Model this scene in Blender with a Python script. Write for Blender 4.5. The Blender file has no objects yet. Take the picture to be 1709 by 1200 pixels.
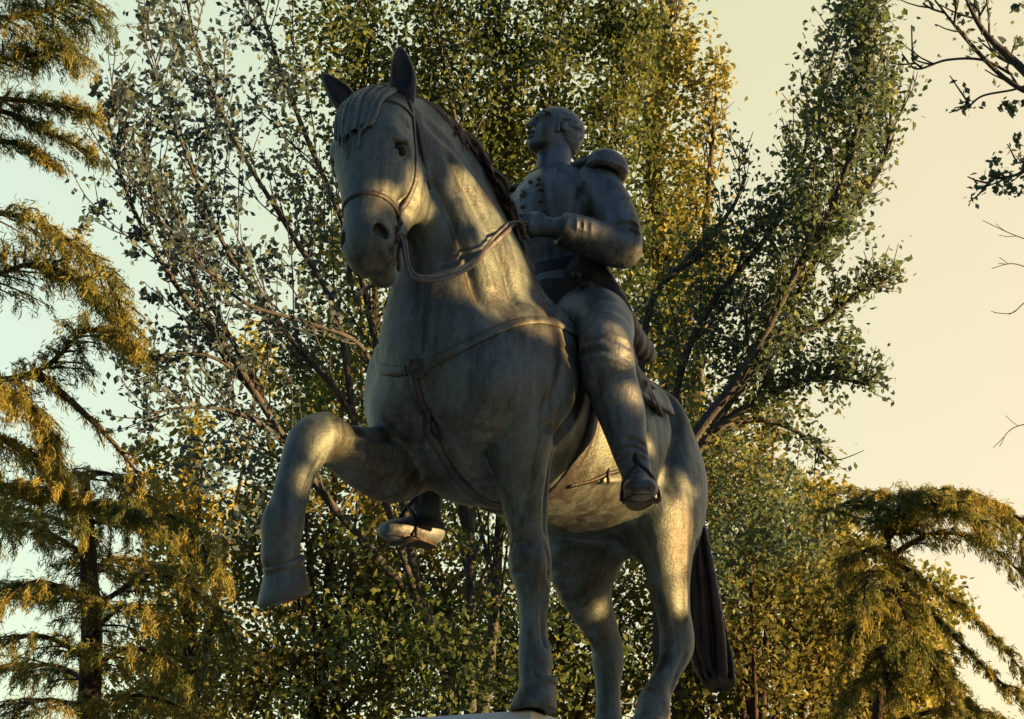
import bpy, math, random
import numpy as np
from mathutils import Vector
from mathutils.bvhtree import BVHTree
C_ = bpy.context
scene = C_.scene
HP = 2.64                      # height of the plinth top above the ground (statue local z=0)

# ------------------------------------------------------------------ camera
CAM = np.array([5.4847, 3.1037, -1.0393]); YAW = math.radians(31.716); PIT = math.radians(24.583); FPX = 2358.4
V = np.array([-math.cos(YAW)*math.cos(PIT), -math.sin(YAW)*math.cos(PIT), math.sin(PIT)])
R = np.array([-math.sin(YAW), math.cos(YAW), 0.0]); U = np.cross(R, V)
VH = np.array([-math.cos(YAW), -math.sin(YAW), 0.0])
cam = bpy.data.cameras.new('camera'); camo = bpy.data.objects.new('camera', cam); C_.collection.objects.link(camo)
camo.location = (CAM[0], CAM[1], CAM[2]+HP)
camo.rotation_euler = Vector(V).to_track_quat('-Z', 'Y').to_euler()
cam.sensor_width = 36.0; cam.lens = FPX/1709*36.0; cam.clip_end = 2000; cam.clip_start = .05
scene.camera = camo

# ------------------------------------------------------------------ sun and sky
SUN_EL = math.radians(2.0); SUN_A = math.radians(12.0)      # low evening sun on the right, grazing the horse's left side
sh = R*math.cos(SUN_A) - VH*math.sin(SUN_A)
SUN = np.array([sh[0]*math.cos(SUN_EL), sh[1]*math.cos(SUN_EL), math.sin(SUN_EL)])
sl = bpy.data.lights.new('sun', 'SUN'); so = bpy.data.objects.new('sun', sl); C_.collection.objects.link(so)
sl.energy = 5.0; sl.angle = math.radians(.5); sl.color = (1.0, .59, .22)
so.rotation_euler = Vector(SUN).to_track_quat('Z', 'Y').to_euler(); so.location = (0, 0, 30)
w = bpy.data.worlds.new('World'); scene.world = w; w.use_nodes = True
nt = w.node_tree; nt.nodes.clear()
o_ = nt.nodes.new('ShaderNodeOutputWorld'); bg = nt.nodes.new('ShaderNodeBackground')
sky = nt.nodes.new('ShaderNodeTexSky'); sky.sky_type = 'NISHITA'; sky.sun_disc = False
sky.sun_elevation = SUN_EL; sky.sun_rotation = math.atan2(SUN[0], SUN[1]); sky.dust_density = .6; sky.ozone_density = 3.0; sky.air_density = 1.2
def wn(t, **k):
    n = nt.nodes.new(t)
    for a, b in k.items(): setattr(n, a, b)
    return n
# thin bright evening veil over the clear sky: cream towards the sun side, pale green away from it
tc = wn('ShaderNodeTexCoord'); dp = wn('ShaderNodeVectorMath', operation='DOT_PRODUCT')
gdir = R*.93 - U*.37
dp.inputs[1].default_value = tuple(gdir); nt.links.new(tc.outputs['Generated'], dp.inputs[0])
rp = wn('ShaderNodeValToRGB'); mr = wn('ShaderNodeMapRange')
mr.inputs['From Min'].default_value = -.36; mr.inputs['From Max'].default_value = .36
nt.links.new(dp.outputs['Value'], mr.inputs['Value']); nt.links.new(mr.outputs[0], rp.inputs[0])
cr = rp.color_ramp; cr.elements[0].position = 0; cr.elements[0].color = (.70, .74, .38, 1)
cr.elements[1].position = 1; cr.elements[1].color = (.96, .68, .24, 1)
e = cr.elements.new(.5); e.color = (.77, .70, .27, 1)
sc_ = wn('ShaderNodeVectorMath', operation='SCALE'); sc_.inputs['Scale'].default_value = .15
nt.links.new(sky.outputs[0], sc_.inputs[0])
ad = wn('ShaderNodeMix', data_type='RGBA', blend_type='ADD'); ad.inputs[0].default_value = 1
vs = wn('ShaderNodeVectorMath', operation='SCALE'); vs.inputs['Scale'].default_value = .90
# veil shaped by direction: bright behind the trees, faded elsewhere to cut statue fill
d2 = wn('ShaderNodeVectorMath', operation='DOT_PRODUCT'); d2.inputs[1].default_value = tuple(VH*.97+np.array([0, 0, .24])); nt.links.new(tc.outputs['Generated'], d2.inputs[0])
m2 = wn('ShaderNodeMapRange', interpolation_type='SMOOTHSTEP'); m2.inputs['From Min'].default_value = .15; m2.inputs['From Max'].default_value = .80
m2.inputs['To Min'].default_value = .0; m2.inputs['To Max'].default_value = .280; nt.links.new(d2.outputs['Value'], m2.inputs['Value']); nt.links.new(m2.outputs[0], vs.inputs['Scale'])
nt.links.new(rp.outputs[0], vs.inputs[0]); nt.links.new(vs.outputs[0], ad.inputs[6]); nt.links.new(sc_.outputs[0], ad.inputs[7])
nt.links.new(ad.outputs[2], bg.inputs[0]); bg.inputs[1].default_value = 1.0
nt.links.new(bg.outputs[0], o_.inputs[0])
scene.view_settings.view_transform = 'Standard'; scene.view_settings.look = 'None'; scene.view_settings.exposure = 1.7
scene.cycles.max_bounces = 6; scene.cycles.transparent_max_bounces = 8

def at(px, py, **k):
    d = V + R*(px-854.5)/FPX - U*(py-600)/FPX
    if 'D' in k: return CAM + d*k['D']
    a = list(k)[0]; i = 'xyz'.index(a)
    return CAM + d*(k[a]-CAM[i])/d[i]

# ------------------------------------------------------------------ helpers
def link(o, parent=None):
    C_.collection.objects.link(o)
    if parent is not None: o.parent = parent
    return o
def empty(name, loc=(0, 0, 0), parent=None):
    o = bpy.data.objects.new(name, None); o.location = loc; o.empty_display_size = .3
    return link(o, parent)
def tag(o, label=None, cat=None, group=None, kind=None):
    for k, v in (('label', label), ('category', cat), ('group', group), ('kind', kind)):
        if v: o[k] = v
    return o
def mesh_obj(name, verts, faces, mat, parent=None, smooth=True):
    verts = np.asarray(verts, np.float32); me = bpy.data.meshes.new(name)
    if isinstance(faces, np.ndarray):
        n, k = faces.shape
        me.vertices.add(len(verts)); me.vertices.foreach_set('co', verts.ravel())
        me.loops.add(n*k); me.loops.foreach_set('vertex_index', faces.astype(np.int32).ravel())
        me.polygons.add(n); me.polygons.foreach_set('loop_start', np.arange(0, n*k, k, dtype=np.int32))
        me.update(calc_edges=True)
    else:
        me.from_pydata([tuple(map(float, v)) for v in verts], [], [tuple(map(int, f)) for f in faces]); me.update()
    if smooth: me.polygons.foreach_set('use_smooth', np.ones(len(me.polygons), bool))
    me.materials.append(mat)
    return link(bpy.data.objects.new(name, me), parent)

class MB:
    def __init__(s): s.v = []; s.f = []; s.n = 0
    def add(s, v, f):
        v = np.asarray(v, float); s.v.append(v); s.f += [tuple(i+s.n for i in q) for q in f]; s.n += len(v)
    def box(s, c, size, rot=None):
        q = np.array([[x, y, z] for x in (-.5, .5) for y in (-.5, .5) for z in (-.5, .5)])*np.array(size)
        if rot is not None: q = q @ np.array(rot).T
        s.add(q+np.array(c), [(0, 1, 3, 2), (4, 6, 7, 5), (0, 4, 5, 1), (2, 3, 7, 6), (0, 2, 6, 4), (1, 5, 7, 3)])
    def tube(s, pts, rad, n=10, cap=True, flat=None, up=None):
        P = np.asarray(pts, float); m = len(P)
        if np.isscalar(rad): rad = [rad]*m
        T = np.gradient(P, axis=0); T /= np.linalg.norm(T, axis=1)[:, None]+1e-9
        a = np.array(up, float) if up is not None and np.ndim(up) == 1 else np.array([0, 0, 1.])
        if abs(T[0] @ a) > .9: a = np.array([1., 0, 0])
        rows = []
        for i in range(m):
            if up is not None and np.ndim(up) == 2: a = np.array(up[i], float)
            b = a - T[i]*(a @ T[i]); b /= np.linalg.norm(b)+1e-9; c = np.cross(T[i], b)
            if up is None: a = b
            w = rad[i] if flat is None else rad[i]*flat
            for k in range(n):
                t = 2*math.pi*k/n
                rows.append(P[i]+b*math.sin(t)*w+c*math.cos(t)*rad[i])
        f = [(i*n+k, i*n+(k+1) % n, (i+1)*n+(k+1) % n, (i+1)*n+k) for i in range(m-1) for k in range(n)]
        if cap: f += [tuple(range(n))[::-1], tuple(range((m-1)*n, m*n))]
        s.add(rows, f)
    def ell(s, c, r, rot=None, nu=16, nv=10):
        v = []; f = []
        for j in range(nv+1):
            t = math.pi*j/nv
            for i in range(nu):
                p = 2*math.pi*i/nu; v.append((math.sin(t)*math.cos(p), math.sin(t)*math.sin(p), math.cos(t)))
        for j in range(nv):
            for i in range(nu): f.append((j*nu+i, (j+1)*nu+i, (j+1)*nu+(i+1) % nu, j*nu+(i+1) % nu))
        v = np.array(v)*np.array(r)
        if rot is not None: v = v @ np.array(rot).T
        s.add(v+np.array(c), f)
    def build(s, name, mat, parent=None, smooth=True):
        return mesh_obj(name, np.concatenate(s.v), s.f, mat, parent, smooth)

def spline(P, n=4):
    """Catmull-Rom through rows of P (any number of columns)."""
    P = np.asarray(P, float); Q = np.vstack([2*P[0]-P[1], P, 2*P[-1]-P[-2]]); out = []
    for i in range(len(P)-1):
        a, b, c, d = Q[i:i+4]
        for k in range(n):
            t = k/n
            out.append(.5*((2*b)+(-a+c)*t+(2*a-5*b+4*c-d)*t*t+(-a+3*b-3*c+d)*t**3))
    out.append(P[-1]); return np.array(out)

# ------------------------------------------------------------------ sculpting field: rounded volumes blended together, then skinned
def unit(a): a = np.asarray(a, float); return a/(np.linalg.norm(a)+1e-12)
def smin(a, b, k):
    h = np.maximum(k-np.abs(a-b), 0)/k
    return np.minimum(a, b)-h*h*k*.25
class Field:
    def __init__(s, lo, hi, h):
        s.lo = np.array(lo, float); s.h = h
        s.n = np.ceil((np.array(hi)-s.lo)/h).astype(int)+1
        s.F = np.full(s.n, .5, np.float32)
    def grid(s, lo, hi):
        i0 = np.clip(np.floor((np.array(lo)-s.lo)/s.h).astype(int), 0, s.n-1)
        i1 = np.clip(np.ceil((np.array(hi)-s.lo)/s.h).astype(int)+1, 1, s.n)
        ax = [(s.lo[j]+s.h*np.arange(i0[j], i1[j])).astype(np.float32) for j in range(3)]
        return tuple(slice(i0[j], i1[j]) for j in range(3)), ax[0][:, None, None], ax[1][None, :, None], ax[2][None, None, :]
    def mix(s, sl_, d, k, mode='add'):
        A = s.F[sl_]
        if mode == 'add': s.F[sl_] = smin(A, d, k)
        elif mode == 'sub': s.F[sl_] = -smin(-A, d, k)
        elif mode == 'and': s.F[sl_] = -smin(-A, -d, k)
    def seg(s, p0, p1, r0, r1, side=(0, 1, 0), k=.03, mode='add', grow=0):
        """elliptical rounded cone; r=(a along side, b perpendicular)"""
        p0 = np.array(p0, float); p1 = np.array(p1, float)
        r0 = np.array(r0 if np.ndim(r0) else (r0, r0), float)+grow; r1 = np.array(r1 if np.ndim(r1) else (r1, r1), float)+grow
        R_ = max(r0.max(), r1.max())+k+2*s.h
        sl_, X, Y, Z = s.grid(np.minimum(p0, p1)-R_, np.maximum(p0, p1)+R_)
        if 0 in s.F[sl_].shape: return
        d = p1-p0; L = np.linalg.norm(d)+1e-9; d = d/L
        sd = np.array(side, float); sd = sd-d*(sd @ d)
        if np.linalg.norm(sd) < .05: sd = np.cross(d, [0.3, .1, 1])
        sd = unit(sd); ww = np.cross(d, sd)
        x = X-np.float32(p0[0]); y = Y-np.float32(p0[1]); z = Z-np.float32(p0[2])
        al = x*d[0]+y*d[1]+z*d[2]; vs_ = x*sd[0]+y*sd[1]+z*sd[2]; vw = x*ww[0]+y*ww[1]+z*ww[2]
        t = np.clip(al/L, 0, 1).astype(np.float32); va = al-t*L
        a = r0[0]+(r1[0]-r0[0])*t; b = r0[1]+(r1[1]-r0[1])*t; m = np.minimum(a, b)
        q0 = (vs_/a)**2+(vw/b)**2+(va/m)**2
        q1 = (vs_/a**2)**2+(vw/b**2)**2+(va/m**2)**2
        k0 = np.sqrt(q0); dist = k0*(k0-1)/np.sqrt(q1+1e-9)
        dist = np.where(k0 < .05, -m, dist)
        s.mix(sl_, dist.astype(np.float32), k, mode)
    def tube(s, pts, side=(0, 1, 0), k=.03, n=3, mode='add', grow=0):
        """pts rows: x y z a b"""
        Q = spline([list(p)+[p[3]]*(5-len(p)) for p in pts], n)
        for i in range(len(Q)-1): s.seg(Q[i, :3], Q[i+1, :3], Q[i, 3:5], Q[i+1, 3:5], side, k, mode, grow)
    def ell(s, c, r, rot=None, k=.04, mode='add'):
        c = np.array(c, float); r = np.array(r, float); Rr = r.max()+k+2*s.h
        sl_, X, Y, Z = s.grid(c-Rr, c+Rr)
        if 0 in s.F[sl_].shape: return
        M = np.eye(3) if rot is None else np.array(rot).T
        x = X-c[0]; y = Y-c[1]; z = Z-c[2]; q0 = 0; q1 = 0
        for j in range(3):
            p = x*M[j, 0]+y*M[j, 1]+z*M[j, 2]; q0 = q0+(p/r[j])**2; q1 = q1+(p/r[j]**2)**2
        k0 = np.sqrt(q0); dist = k0*(k0-1)/np.sqrt(q1+1e-9); dist = np.where(k0 < .05, -r.min(), dist)
        s.mix(sl_, dist.astype(np.float32), k, mode)
    def plane(s, p, n, k=.01):
        """keep the side opposite to n"""
        n = unit(n); sl_, X, Y, Z = s.grid(s.lo, s.lo+s.h*s.n)
        d = (X-p[0])*n[0]+(Y-p[1])*n[1]+(Z-p[2])*n[2]
        s.mix(sl_, d.astype(np.float32), k, 'and')
    def mesh(s):
        F = s.F; I = F < 0
        c = np.zeros(tuple(s.n-1), np.int8)
        for dx in (0, 1):
            for dy in (0, 1):
                for dz in (0, 1): c += I[dx:s.n[0]-1+dx, dy:s.n[1]-1+dy, dz:s.n[2]-1+dz]
        A = np.argwhere((c > 0) & (c < 8)); del c
        off = np.array([[0, 0, 0], [1, 0, 0], [0, 1, 0], [1, 1, 0], [0, 0, 1], [1, 0, 1], [0, 1, 1], [1, 1, 1]])
        val = np.stack([F[A[:, 0]+o[0], A[:, 1]+o[1], A[:, 2]+o[2]] for o in off], 1)
        acc = np.zeros((len(A), 3)); cnt = np.zeros(len(A))
        for a, b in [(0, 1), (2, 3), (4, 5), (6, 7), (0, 2), (1, 3), (4, 6), (5, 7), (0, 4), (1, 5), (2, 6), (3, 7)]:
            m = (val[:, a] < 0) != (val[:, b] < 0); va = val[m, a]; vb = val[m, b]; t = va/(va-vb)
            acc[m] += off[a]+(off[b]-off[a])*t[:, None]; cnt[m] += 1
        P = s.lo+s.h*(A+acc/cnt[:, None])
        idx = np.full(tuple(s.n), -1, np.int32); idx[A[:, 0], A[:, 1], A[:, 2]] = np.arange(len(A))
        Fs = []
        for ax in range(3):
            sa = [slice(1, -1)]*3; sb = [slice(1, -1)]*3; sb[ax] = slice(2, None)
            ia = I[tuple(sa)]; ib = I[tuple(sb)]
            E = np.argwhere(ia != ib)+1; fl = ia[tuple((E-1).T)]
            u_, v_ = [(1, 2), (2, 0), (0, 1)][ax]
            du = np.zeros(3, int); du[u_] = 1; dv = np.zeros(3, int); dv[v_] = 1
            g = lambda q: idx[q[:, 0], q[:, 1], q[:, 2]]
            Q = np.stack([g(E), g(E-du), g(E-du-dv), g(E-dv)], 1)
            Q[~fl] = Q[~fl][:, ::-1]; Fs.append(Q)
        Q = np.concatenate(Fs); Q = Q[(Q >= 0).all(1)]
        return P, Q

def vnormals(P, Q):
    n = np.cross(P[Q[:, 2]]-P[Q[:, 0]], P[Q[:, 3]]-P[Q[:, 1]]); N = np.zeros_like(P)
    for j in range(4): np.add.at(N, Q[:, j], n)
    return N/(np.linalg.norm(N, axis=1)[:, None]+1e-12)
def relax(P, Q, it=2, lam=.5):
    ed = np.concatenate([Q[:, [0, 1]], Q[:, [1, 2]], Q[:, [2, 3]], Q[:, [3, 0]]])
    for _ in range(it):
        for l in (lam, -lam*1.04):
            S = np.zeros_like(P); c = np.zeros(len(P))
            for j in range(3): S[:, j] = np.bincount(ed[:, 0], P[ed[:, 1], j], len(P))
            c = np.bincount(ed[:, 0], minlength=len(P)); P = P+l*(S/np.maximum(c, 1)[:, None]-P)
    return P
def pdist(P, poly):
    """distance to polyline and parameter"""
    D = np.full(len(P), 1e9)
    for a, b in zip(poly[:-1], poly[1:]):
        d = b-a; t = np.clip(((P-a) @ d)/(d @ d+1e-12), 0, 1); D = np.minimum(D, np.linalg.norm(P-a-t[:, None]*d, axis=1))
    return D
GAIN = [1.0]
def stroke(P, N, poly, rad, amp, side=None):
    """push the surface along its normals beside a polyline: amp>0 ridge, <0 groove"""
    poly = spline(np.asarray(poly, float), 5) if len(poly) > 2 else np.asarray(poly, float)
    lo = poly.min(0)-rad*2.5; hi = poly.max(0)+rad*2.5
    m = ((P > lo) & (P < hi)).all(1)
    if side is not None: m &= (N @ np.array(side)) > 0
    d = pdist(P[m], poly); P[m] += N[m]*(GAIN[0]*amp*np.exp(-(d/rad)**2))[:, None]
def groove(P, N, poly, rad, amp):
    """a stroke whose line is first pulled onto the surface"""
    poly = spline(np.asarray(poly, float), 4); q = []
    lo = poly.min(0)-.08; hi = poly.max(0)+.08; ix = np.where(((P > lo) & (P < hi)).all(1))[0]
    for p in poly: j = ix[np.argmin(((P[ix]-p)**2).sum(1))]; q.append(P[j].copy())
    q = np.array(q); q[1:-1] = (q[:-2]+q[1:-1]+q[2:])/3
    d = pdist(P[ix], q); P[ix] += N[ix]*(amp*np.exp(-(d/rad)**2))[:, None]
def vnoise(P, f, seed=0):
    """cheap smooth 3-d noise in -1..1"""
    rng = np.random.RandomState(seed); out = np.zeros(len(P))
    for i in range(6):
        k = rng.normal(size=3); k = k/np.linalg.norm(k)*f*(.7+.6*rng.rand()); out += np.sin(P @ k+rng.rand()*6.28+1.3*np.sin(P @ k[[1, 2, 0]]*.7))
    return out/4
# ------------------------------------------------------------------ materials
def newmat(name):
    m = bpy.data.materials.new(name); m.use_nodes = True; t = m.node_tree; t.nodes.clear()
    out = t.nodes.new('ShaderNodeOutputMaterial'); b = t.nodes.new('ShaderNodeBsdfPrincipled'); t.links.new(b.outputs[0], out.inputs[0])
    return m, t, b, out
def nz(t, scale, detail=4, rough=.55, vec=None, dist=0):
    n = t.nodes.new('ShaderNodeTexNoise'); n.inputs['Scale'].default_value = scale; n.inputs['Detail'].default_value = detail
    n.inputs['Roughness'].default_value = rough; n.inputs['Distortion'].default_value = dist
    if vec is not None: t.links.new(vec, n.inputs['Vector'])
    return n
def ramp(t, src, stops):
    r = t.nodes.new('ShaderNodeValToRGB'); t.links.new(src, r.inputs[0]); e = r.color_ramp.elements
    e[0].position, e[0].color = stops[0][0], (*stops[0][1], 1); e[1].position, e[1].color = stops[-1][0], (*stops[-1][1], 1)
    for p, c in stops[1:-1]: q = e.new(p); q.color = (*c, 1)
    return r
def mixc(t, f, a, b, mode='MIX'):
    m = t.nodes.new('ShaderNodeMix'); m.data_type = 'RGBA'; m.blend_type = mode
    for s_, i in ((f, 0), (a, 6), (b, 7)):
        if hasattr(s_, 'links'): t.links.new(s_, m.inputs[i])
        else: m.inputs[i].default_value = s_ if i == 0 else (*s_, 1)
    return m.outputs[2]
def bump(t, b, h, strength=.3, dist=.01):
    n = t.nodes.new('ShaderNodeBump'); n.inputs['Strength'].default_value = strength; n.inputs['Distance'].default_value = dist
    t.links.new(h, n.inputs['Height']); t.links.new(n.outputs[0], b.inputs['Normal'])
def bronze(name, c0, c1, c2, streak=.6, rough=.44, metal=.35):
    m, t, b, _ = newmat(name)
    tcx = t.nodes.new('ShaderNodeTexCoord'); P = tcx.outputs['Object']
    mp = t.nodes.new('ShaderNodeMapping'); mp.inputs['Scale'].default_value = (1, 1, .10); t.links.new(P, mp.inputs[0])
    n1 = nz(t, 2.6, 6, .6, P, .6); n2 = nz(t, 16, 5, .65, mp.outputs[0], .3); n3 = nz(t, 45, 4, .6, P)
    base = ramp(t, n1.outputs[0], [(.36, c0), (.50, c1), (.64, c2)])
    st = ramp(t, n2.outputs[0], [(.46, (0.0,)*3), (.60, (1.0,)*3)])
    mul = t.nodes.new('ShaderNodeMath'); mul.operation = 'MULTIPLY'; mul.inputs[1].default_value = streak; t.links.new(st.outputs[0], mul.inputs[0])
    c = mixc(t, mul.outputs[0], base.outputs[0], tuple(min(1, q*1.45) for q in c2))
    dk = ramp(t, nz(t, 9, 5, .7, mp.outputs[0], .5).outputs[0], [(.50, (1.0,)*3), (.66, (.42, .36, .32))])
    c = mixc(t, 1.0, c, dk.outputs[0], 'MULTIPLY')
    sp = ramp(t, n3.outputs[0], [(.30, (.72,)*3), (.62, (1.03,)*3)])
    c = mixc(t, 1.0, c, sp.outputs[0], 'MULTIPLY')
    t.links.new(c, b.inputs['Base Color']); b.inputs['Metallic'].default_value = metal
    rr = ramp(t, n2.outputs[0], [(.3, (rough-.12,)*3), (.7, (rough+.14,)*3)]); t.links.new(rr.outputs[0], b.inputs['Roughness'])
    n4 = nz(t, 70, 5, .7, P); bump(t, b, n4.outputs[0], .5, .008)
    return m
M = {}
M['horse'] = bronze('bronze_patina_horse', (.068, .054, .042), (.098, .118, .104), (.130, .162, .142), .5)
M['rider'] = bronze('bronze_patina_rider', (.085, .094, .102), (.130, .150, .160), (.175, .205, .215), .35)
M['mane'] = bronze('bronze_brown_mane', (.075, .048, .036), (.15, .10, .07), (.17, .15, .115), .3)
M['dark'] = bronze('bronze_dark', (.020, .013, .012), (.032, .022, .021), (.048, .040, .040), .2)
M['tack'] = bronze('bronze_tack', (.040, .034, .034), (.066, .060, .060), (.11, .11, .108), .25)
M['reins'] = bronze('bronze_reins', (.10, .09, .09), (.14, .13, .13), (.17, .165, .155), .2)
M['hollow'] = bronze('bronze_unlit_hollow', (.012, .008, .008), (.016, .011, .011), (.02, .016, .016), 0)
def stone():
    m, t, b, _ = newmat('pale_granite'); tcx = t.nodes.new('ShaderNodeTexCoord'); P = tcx.outputs['Object']
    n1 = nz(t, 3, 5, .6, P); n2 = nz(t, 160, 3, .7, P)
    a = ramp(t, n1.outputs[0], [(.3, (.78, .77, .74)), (.7, (.88, .87, .84))]); s2 = ramp(t, n2.outputs[0], [(.35, (.8,)*3), (.6, (1,)*3)])
    t.links.new(mixc(t, 1.0, a.outputs[0], s2.outputs[0], 'MULTIPLY'), b.inputs['Base Color']); b.inputs['Roughness'].default_value = .6
    bump(t, b, n2.outputs[0], .2, .003); return m
M['stone'] = stone()
def bark(name, a, b_):
    m, t, b, _ = newmat(name); tcx = t.nodes.new('ShaderNodeTexCoord'); P = tcx.outputs['Object']
    mp = t.nodes.new('ShaderNodeMapping'); mp.inputs['Scale'].default_value = (1, 1, .25); t.links.new(P, mp.inputs[0])
    n = nz(t, 9, 6, .7, mp.outputs[0], .8); r = ramp(t, n.outputs[0], [(.35, a), (.65, b_)]); t.links.new(r.outputs[0], b.inputs['Base Color'])
    b.inputs['Roughness'].default_value = .9; bump(t, b, n.outputs[0], .8, .03); return m
M['bark_grey'] = bark('bark_grey', (.035, .036, .042), (.095, .095, .098))
M['bark_dark'] = bark('bark_dark', (.025, .016, .018), (.07, .048, .045))
def leafmat(name, cols, back=None, trans=.35, scale=.9, backmix=.6):
    m, t, b, out = newmat(name); tcx = t.nodes.new('ShaderNodeTexCoord'); P = tcx.outputs['Object']
    n1 = nz(t, scale, 3, .6, P); n2 = nz(t, 11, 2, .8, P)
    mm = t.nodes.new('ShaderNodeMath'); mm.operation = 'MULTIPLY_ADD'; mm.inputs[1].default_value = .45; t.links.new(n2.outputs[0], mm.inputs[0])
    m2 = t.nodes.new('ShaderNodeMath'); m2.operation = 'MULTIPLY'; m2.inputs[1].default_value = .55; t.links.new(n1.outputs[0], m2.inputs[0]); t.links.new(m2.outputs[0], mm.inputs[2])
    k = len(cols); c = ramp(t, mm.outputs[0], [(.34+.32*i/(k-1), cc) for i, cc in enumerate(cols)]).outputs[0]
    if back:
        g = t.nodes.new('ShaderNodeNewGeometry'); q = t.nodes.new('ShaderNodeMath'); q.operation = 'MULTIPLY'; q.inputs[1].default_value = backmix
        t.links.new(g.outputs['Backfacing'], q.inputs[0]); c = mixc(t, q.outputs[0], c, back)
    t.links.new(c, b.inputs['Base Color']); b.inputs['Roughness'].default_value = .55; b.inputs['Specular IOR Level'].default_value = .25
    tr = t.nodes.new('ShaderNodeBsdfTranslucent'); t.links.new(c, tr.inputs[0]); mx = t.nodes.new('ShaderNodeMixShader'); mx.inputs[0].default_value = trans
    t.links.new(b.outputs[0], mx.inputs[1]); t.links.new(tr.outputs[0], mx.inputs[2]); t.links.new(mx.outputs[0], out.inputs[0]); return m
# ------------------------------------------------------------------ the bronze group: horse
H_HORSE = .0095
def biggest(P, Q):
    """keep the largest connected piece"""
    L = np.arange(len(P)); ed = np.concatenate([Q[:, [0, 1]], Q[:, [1, 2]], Q[:, [2, 3]], Q[:, [3, 0]]])
    while True:
        m = np.minimum(L[ed[:, 0]], L[ed[:, 1]]); N_ = L.copy(); np.minimum.at(N_, ed[:, 0], m); np.minimum.at(N_, ed[:, 1], m)
        for _ in range(6): N_ = N_[N_]
        if (N_ == L).all(): break
        L = N_
    k = np.bincount(L, minlength=len(L))[L] > .04*len(P); mp = np.cumsum(k)-1
    return P[k], mp[Q[k[Q[:, 0]]]]
def finish(name, F, mat, parent, strokes=None, noise=.0, rel=2):
    P, Q = biggest(*F.mesh())
    a = P[Q[:, 0]]; b = P[Q[:, 1]]; c = P[Q[:, 2]]
    if (np.einsum('ij,ij->i', a, np.cross(b, c))).sum() < 0: Q = Q[:, ::-1]
    P = relax(P, Q, rel); N = vnormals(P, Q)
    if strokes:
        strokes(P, N); P = relax(P, Q, 1, .35)
    if noise: N = vnormals(P, Q); P = P+N*(noise*(vnoise(P, 22, 3)+.6*vnoise(P, 60, 4)))[:, None]
    return mesh_obj(name, P, Q, mat, parent), P, Q

statue = empty('equestrian_statue', (0, 0, HP))
tag(statue, 'greenish bronze equestrian statue, a horse with one foreleg raised carrying an officer in uniform', 'statue')

HF = Field((-1.35, -.56, -.03), (1.85, .60, 2.68), H_HORSE)
S_ = (0, 1, 0)
HPV = np.array([1.40, 0, 2.42]); _a, _b = math.radians(12), math.radians(5)
HM = np.array([[math.cos(_a), -math.sin(_a), 0], [math.sin(_a), math.cos(_a), 0], [0, 0, 1]]) @ np.array([[1, 0, 0], [0, math.cos(_b), -math.sin(_b)], [0, math.sin(_b), math.cos(_b)]])
def hd(p):                                                         # head frame (straight ahead) -> turned a little to its left
    p = list(p); q = HM @ ((np.array(p[:3], float)-HPV)*(1, 1.10, 1))+HPV+(.0, -.075, 0)
    return (*q, *p[3:])
def hdl(L): return [hd(p) for p in L]
SH = tuple(HM @ np.array([0, 1., 0]))
# trunk
HF.tube([(-.80, 0, 1.53, .22, .25), (-.66, 0, 1.50, .32, .35), (-.42, 0, 1.47, .37, .40), (-.1, 0, 1.44, .39, .42), (.25, 0, 1.42, .385, .45), (.55, 0, 1.41, .36, .45), (.80, 0, 1.42, .33, .41), (.98, 0, 1.40, .26, .30)], S_, .05, 3)
for s in (-1, 1):
    HF.ell((-.62, s*.185, 1.49), (.28, .19, .32), k=.12)            # croup and hip
    HF.ell((-.52, s*.27, 1.69), (.10, .07, .08), k=.12)           # point of hip
    HF.ell((.75, s*.27, 1.38), (.26, .155, .34), k=.10)             # shoulder
    HF.ell((.98, s*.185, 1.26), (.18, .18, .22), k=.08)             # breast muscle
    HF.ell((.52, s*.18, 1.62), (.24, .14, .28), k=.12)            # shoulder blade
HF.ell((.38, 0, 1.79), (.32, .10, .13), k=.15)
HF.ell((.76, -.04, 1.10), (.26, .20, .20), k=.10)                  # brisket                      # withers
for s in (-1, 1): HF.ell((.02, s*.17, 1.27), (.50, .215, .235), k=.10)      # barrel of the belly
# neck
HF.tube([(.64, -.01, 1.58, .28, .40), (.82, 0, 1.87, .235, .385), (.99, -.015, 2.11, .185, .31), (1.15, -.04, 2.29, .155, .24), (1.30, -.065, 2.39, .135, .18), (1.40, -.075, 2.41, .12, .14)], S_, .06, 4)
HF.tube([(.46, 0, 1.84, .06, .06), (.64, 0, 2.10, .07, .07), (.84, -.01, 2.38, .065, .065), (1.06, -.03, 2.52, .06, .06), (1.28, -.06, 2.55, .06, .05)], S_, .10, 4)
HF.ell((1.04, -.04, 1.60), (.18, .23, .28), k=.12)
HF.ell((.82, -.345, 1.42), (.22, .13, .28), k=.10)                    # base of the neck over the breast
# head
TH = [(1.40, 0, 2.45, .125, .11), (1.49, 0, 2.34, .150, .15), (1.52, 0, 2.20, .155, .165), (1.545, 0, 2.05, .128, .150), (1.575, 0, 1.91, .098, .118), (1.60, 0, 1.79, .088, .100), (1.615, 0, 1.70, .086, .088), (1.60, 0, 1.66, .074, .07)]
HF.tube(hdl(TH), SH, .03, 4)
for s in (-1, 1):
    HF.ell(hd((1.39, s*.098, 2.10)), (.155, .062, .175), HM, k=.035)           # round cheek
    HF.tube(hdl([(1.36, s*.075, 2.02, .035, .05), (1.44, s*.06, 1.88, .028, .035), (1.505, s*.045, 1.76, .028, .032), (1.53, s*.03, 1.68, .03, .035)]), SH, .04, 3)
    HF.ell(hd((1.590, s*.112, 2.203)), (.050, .030, .042), HM, k=.04)       # brow
    HF.ell(hd((1.63, s*.062, 1.735)), (.045, .032, .05), HM, k=.04)         # nostril wing
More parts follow.
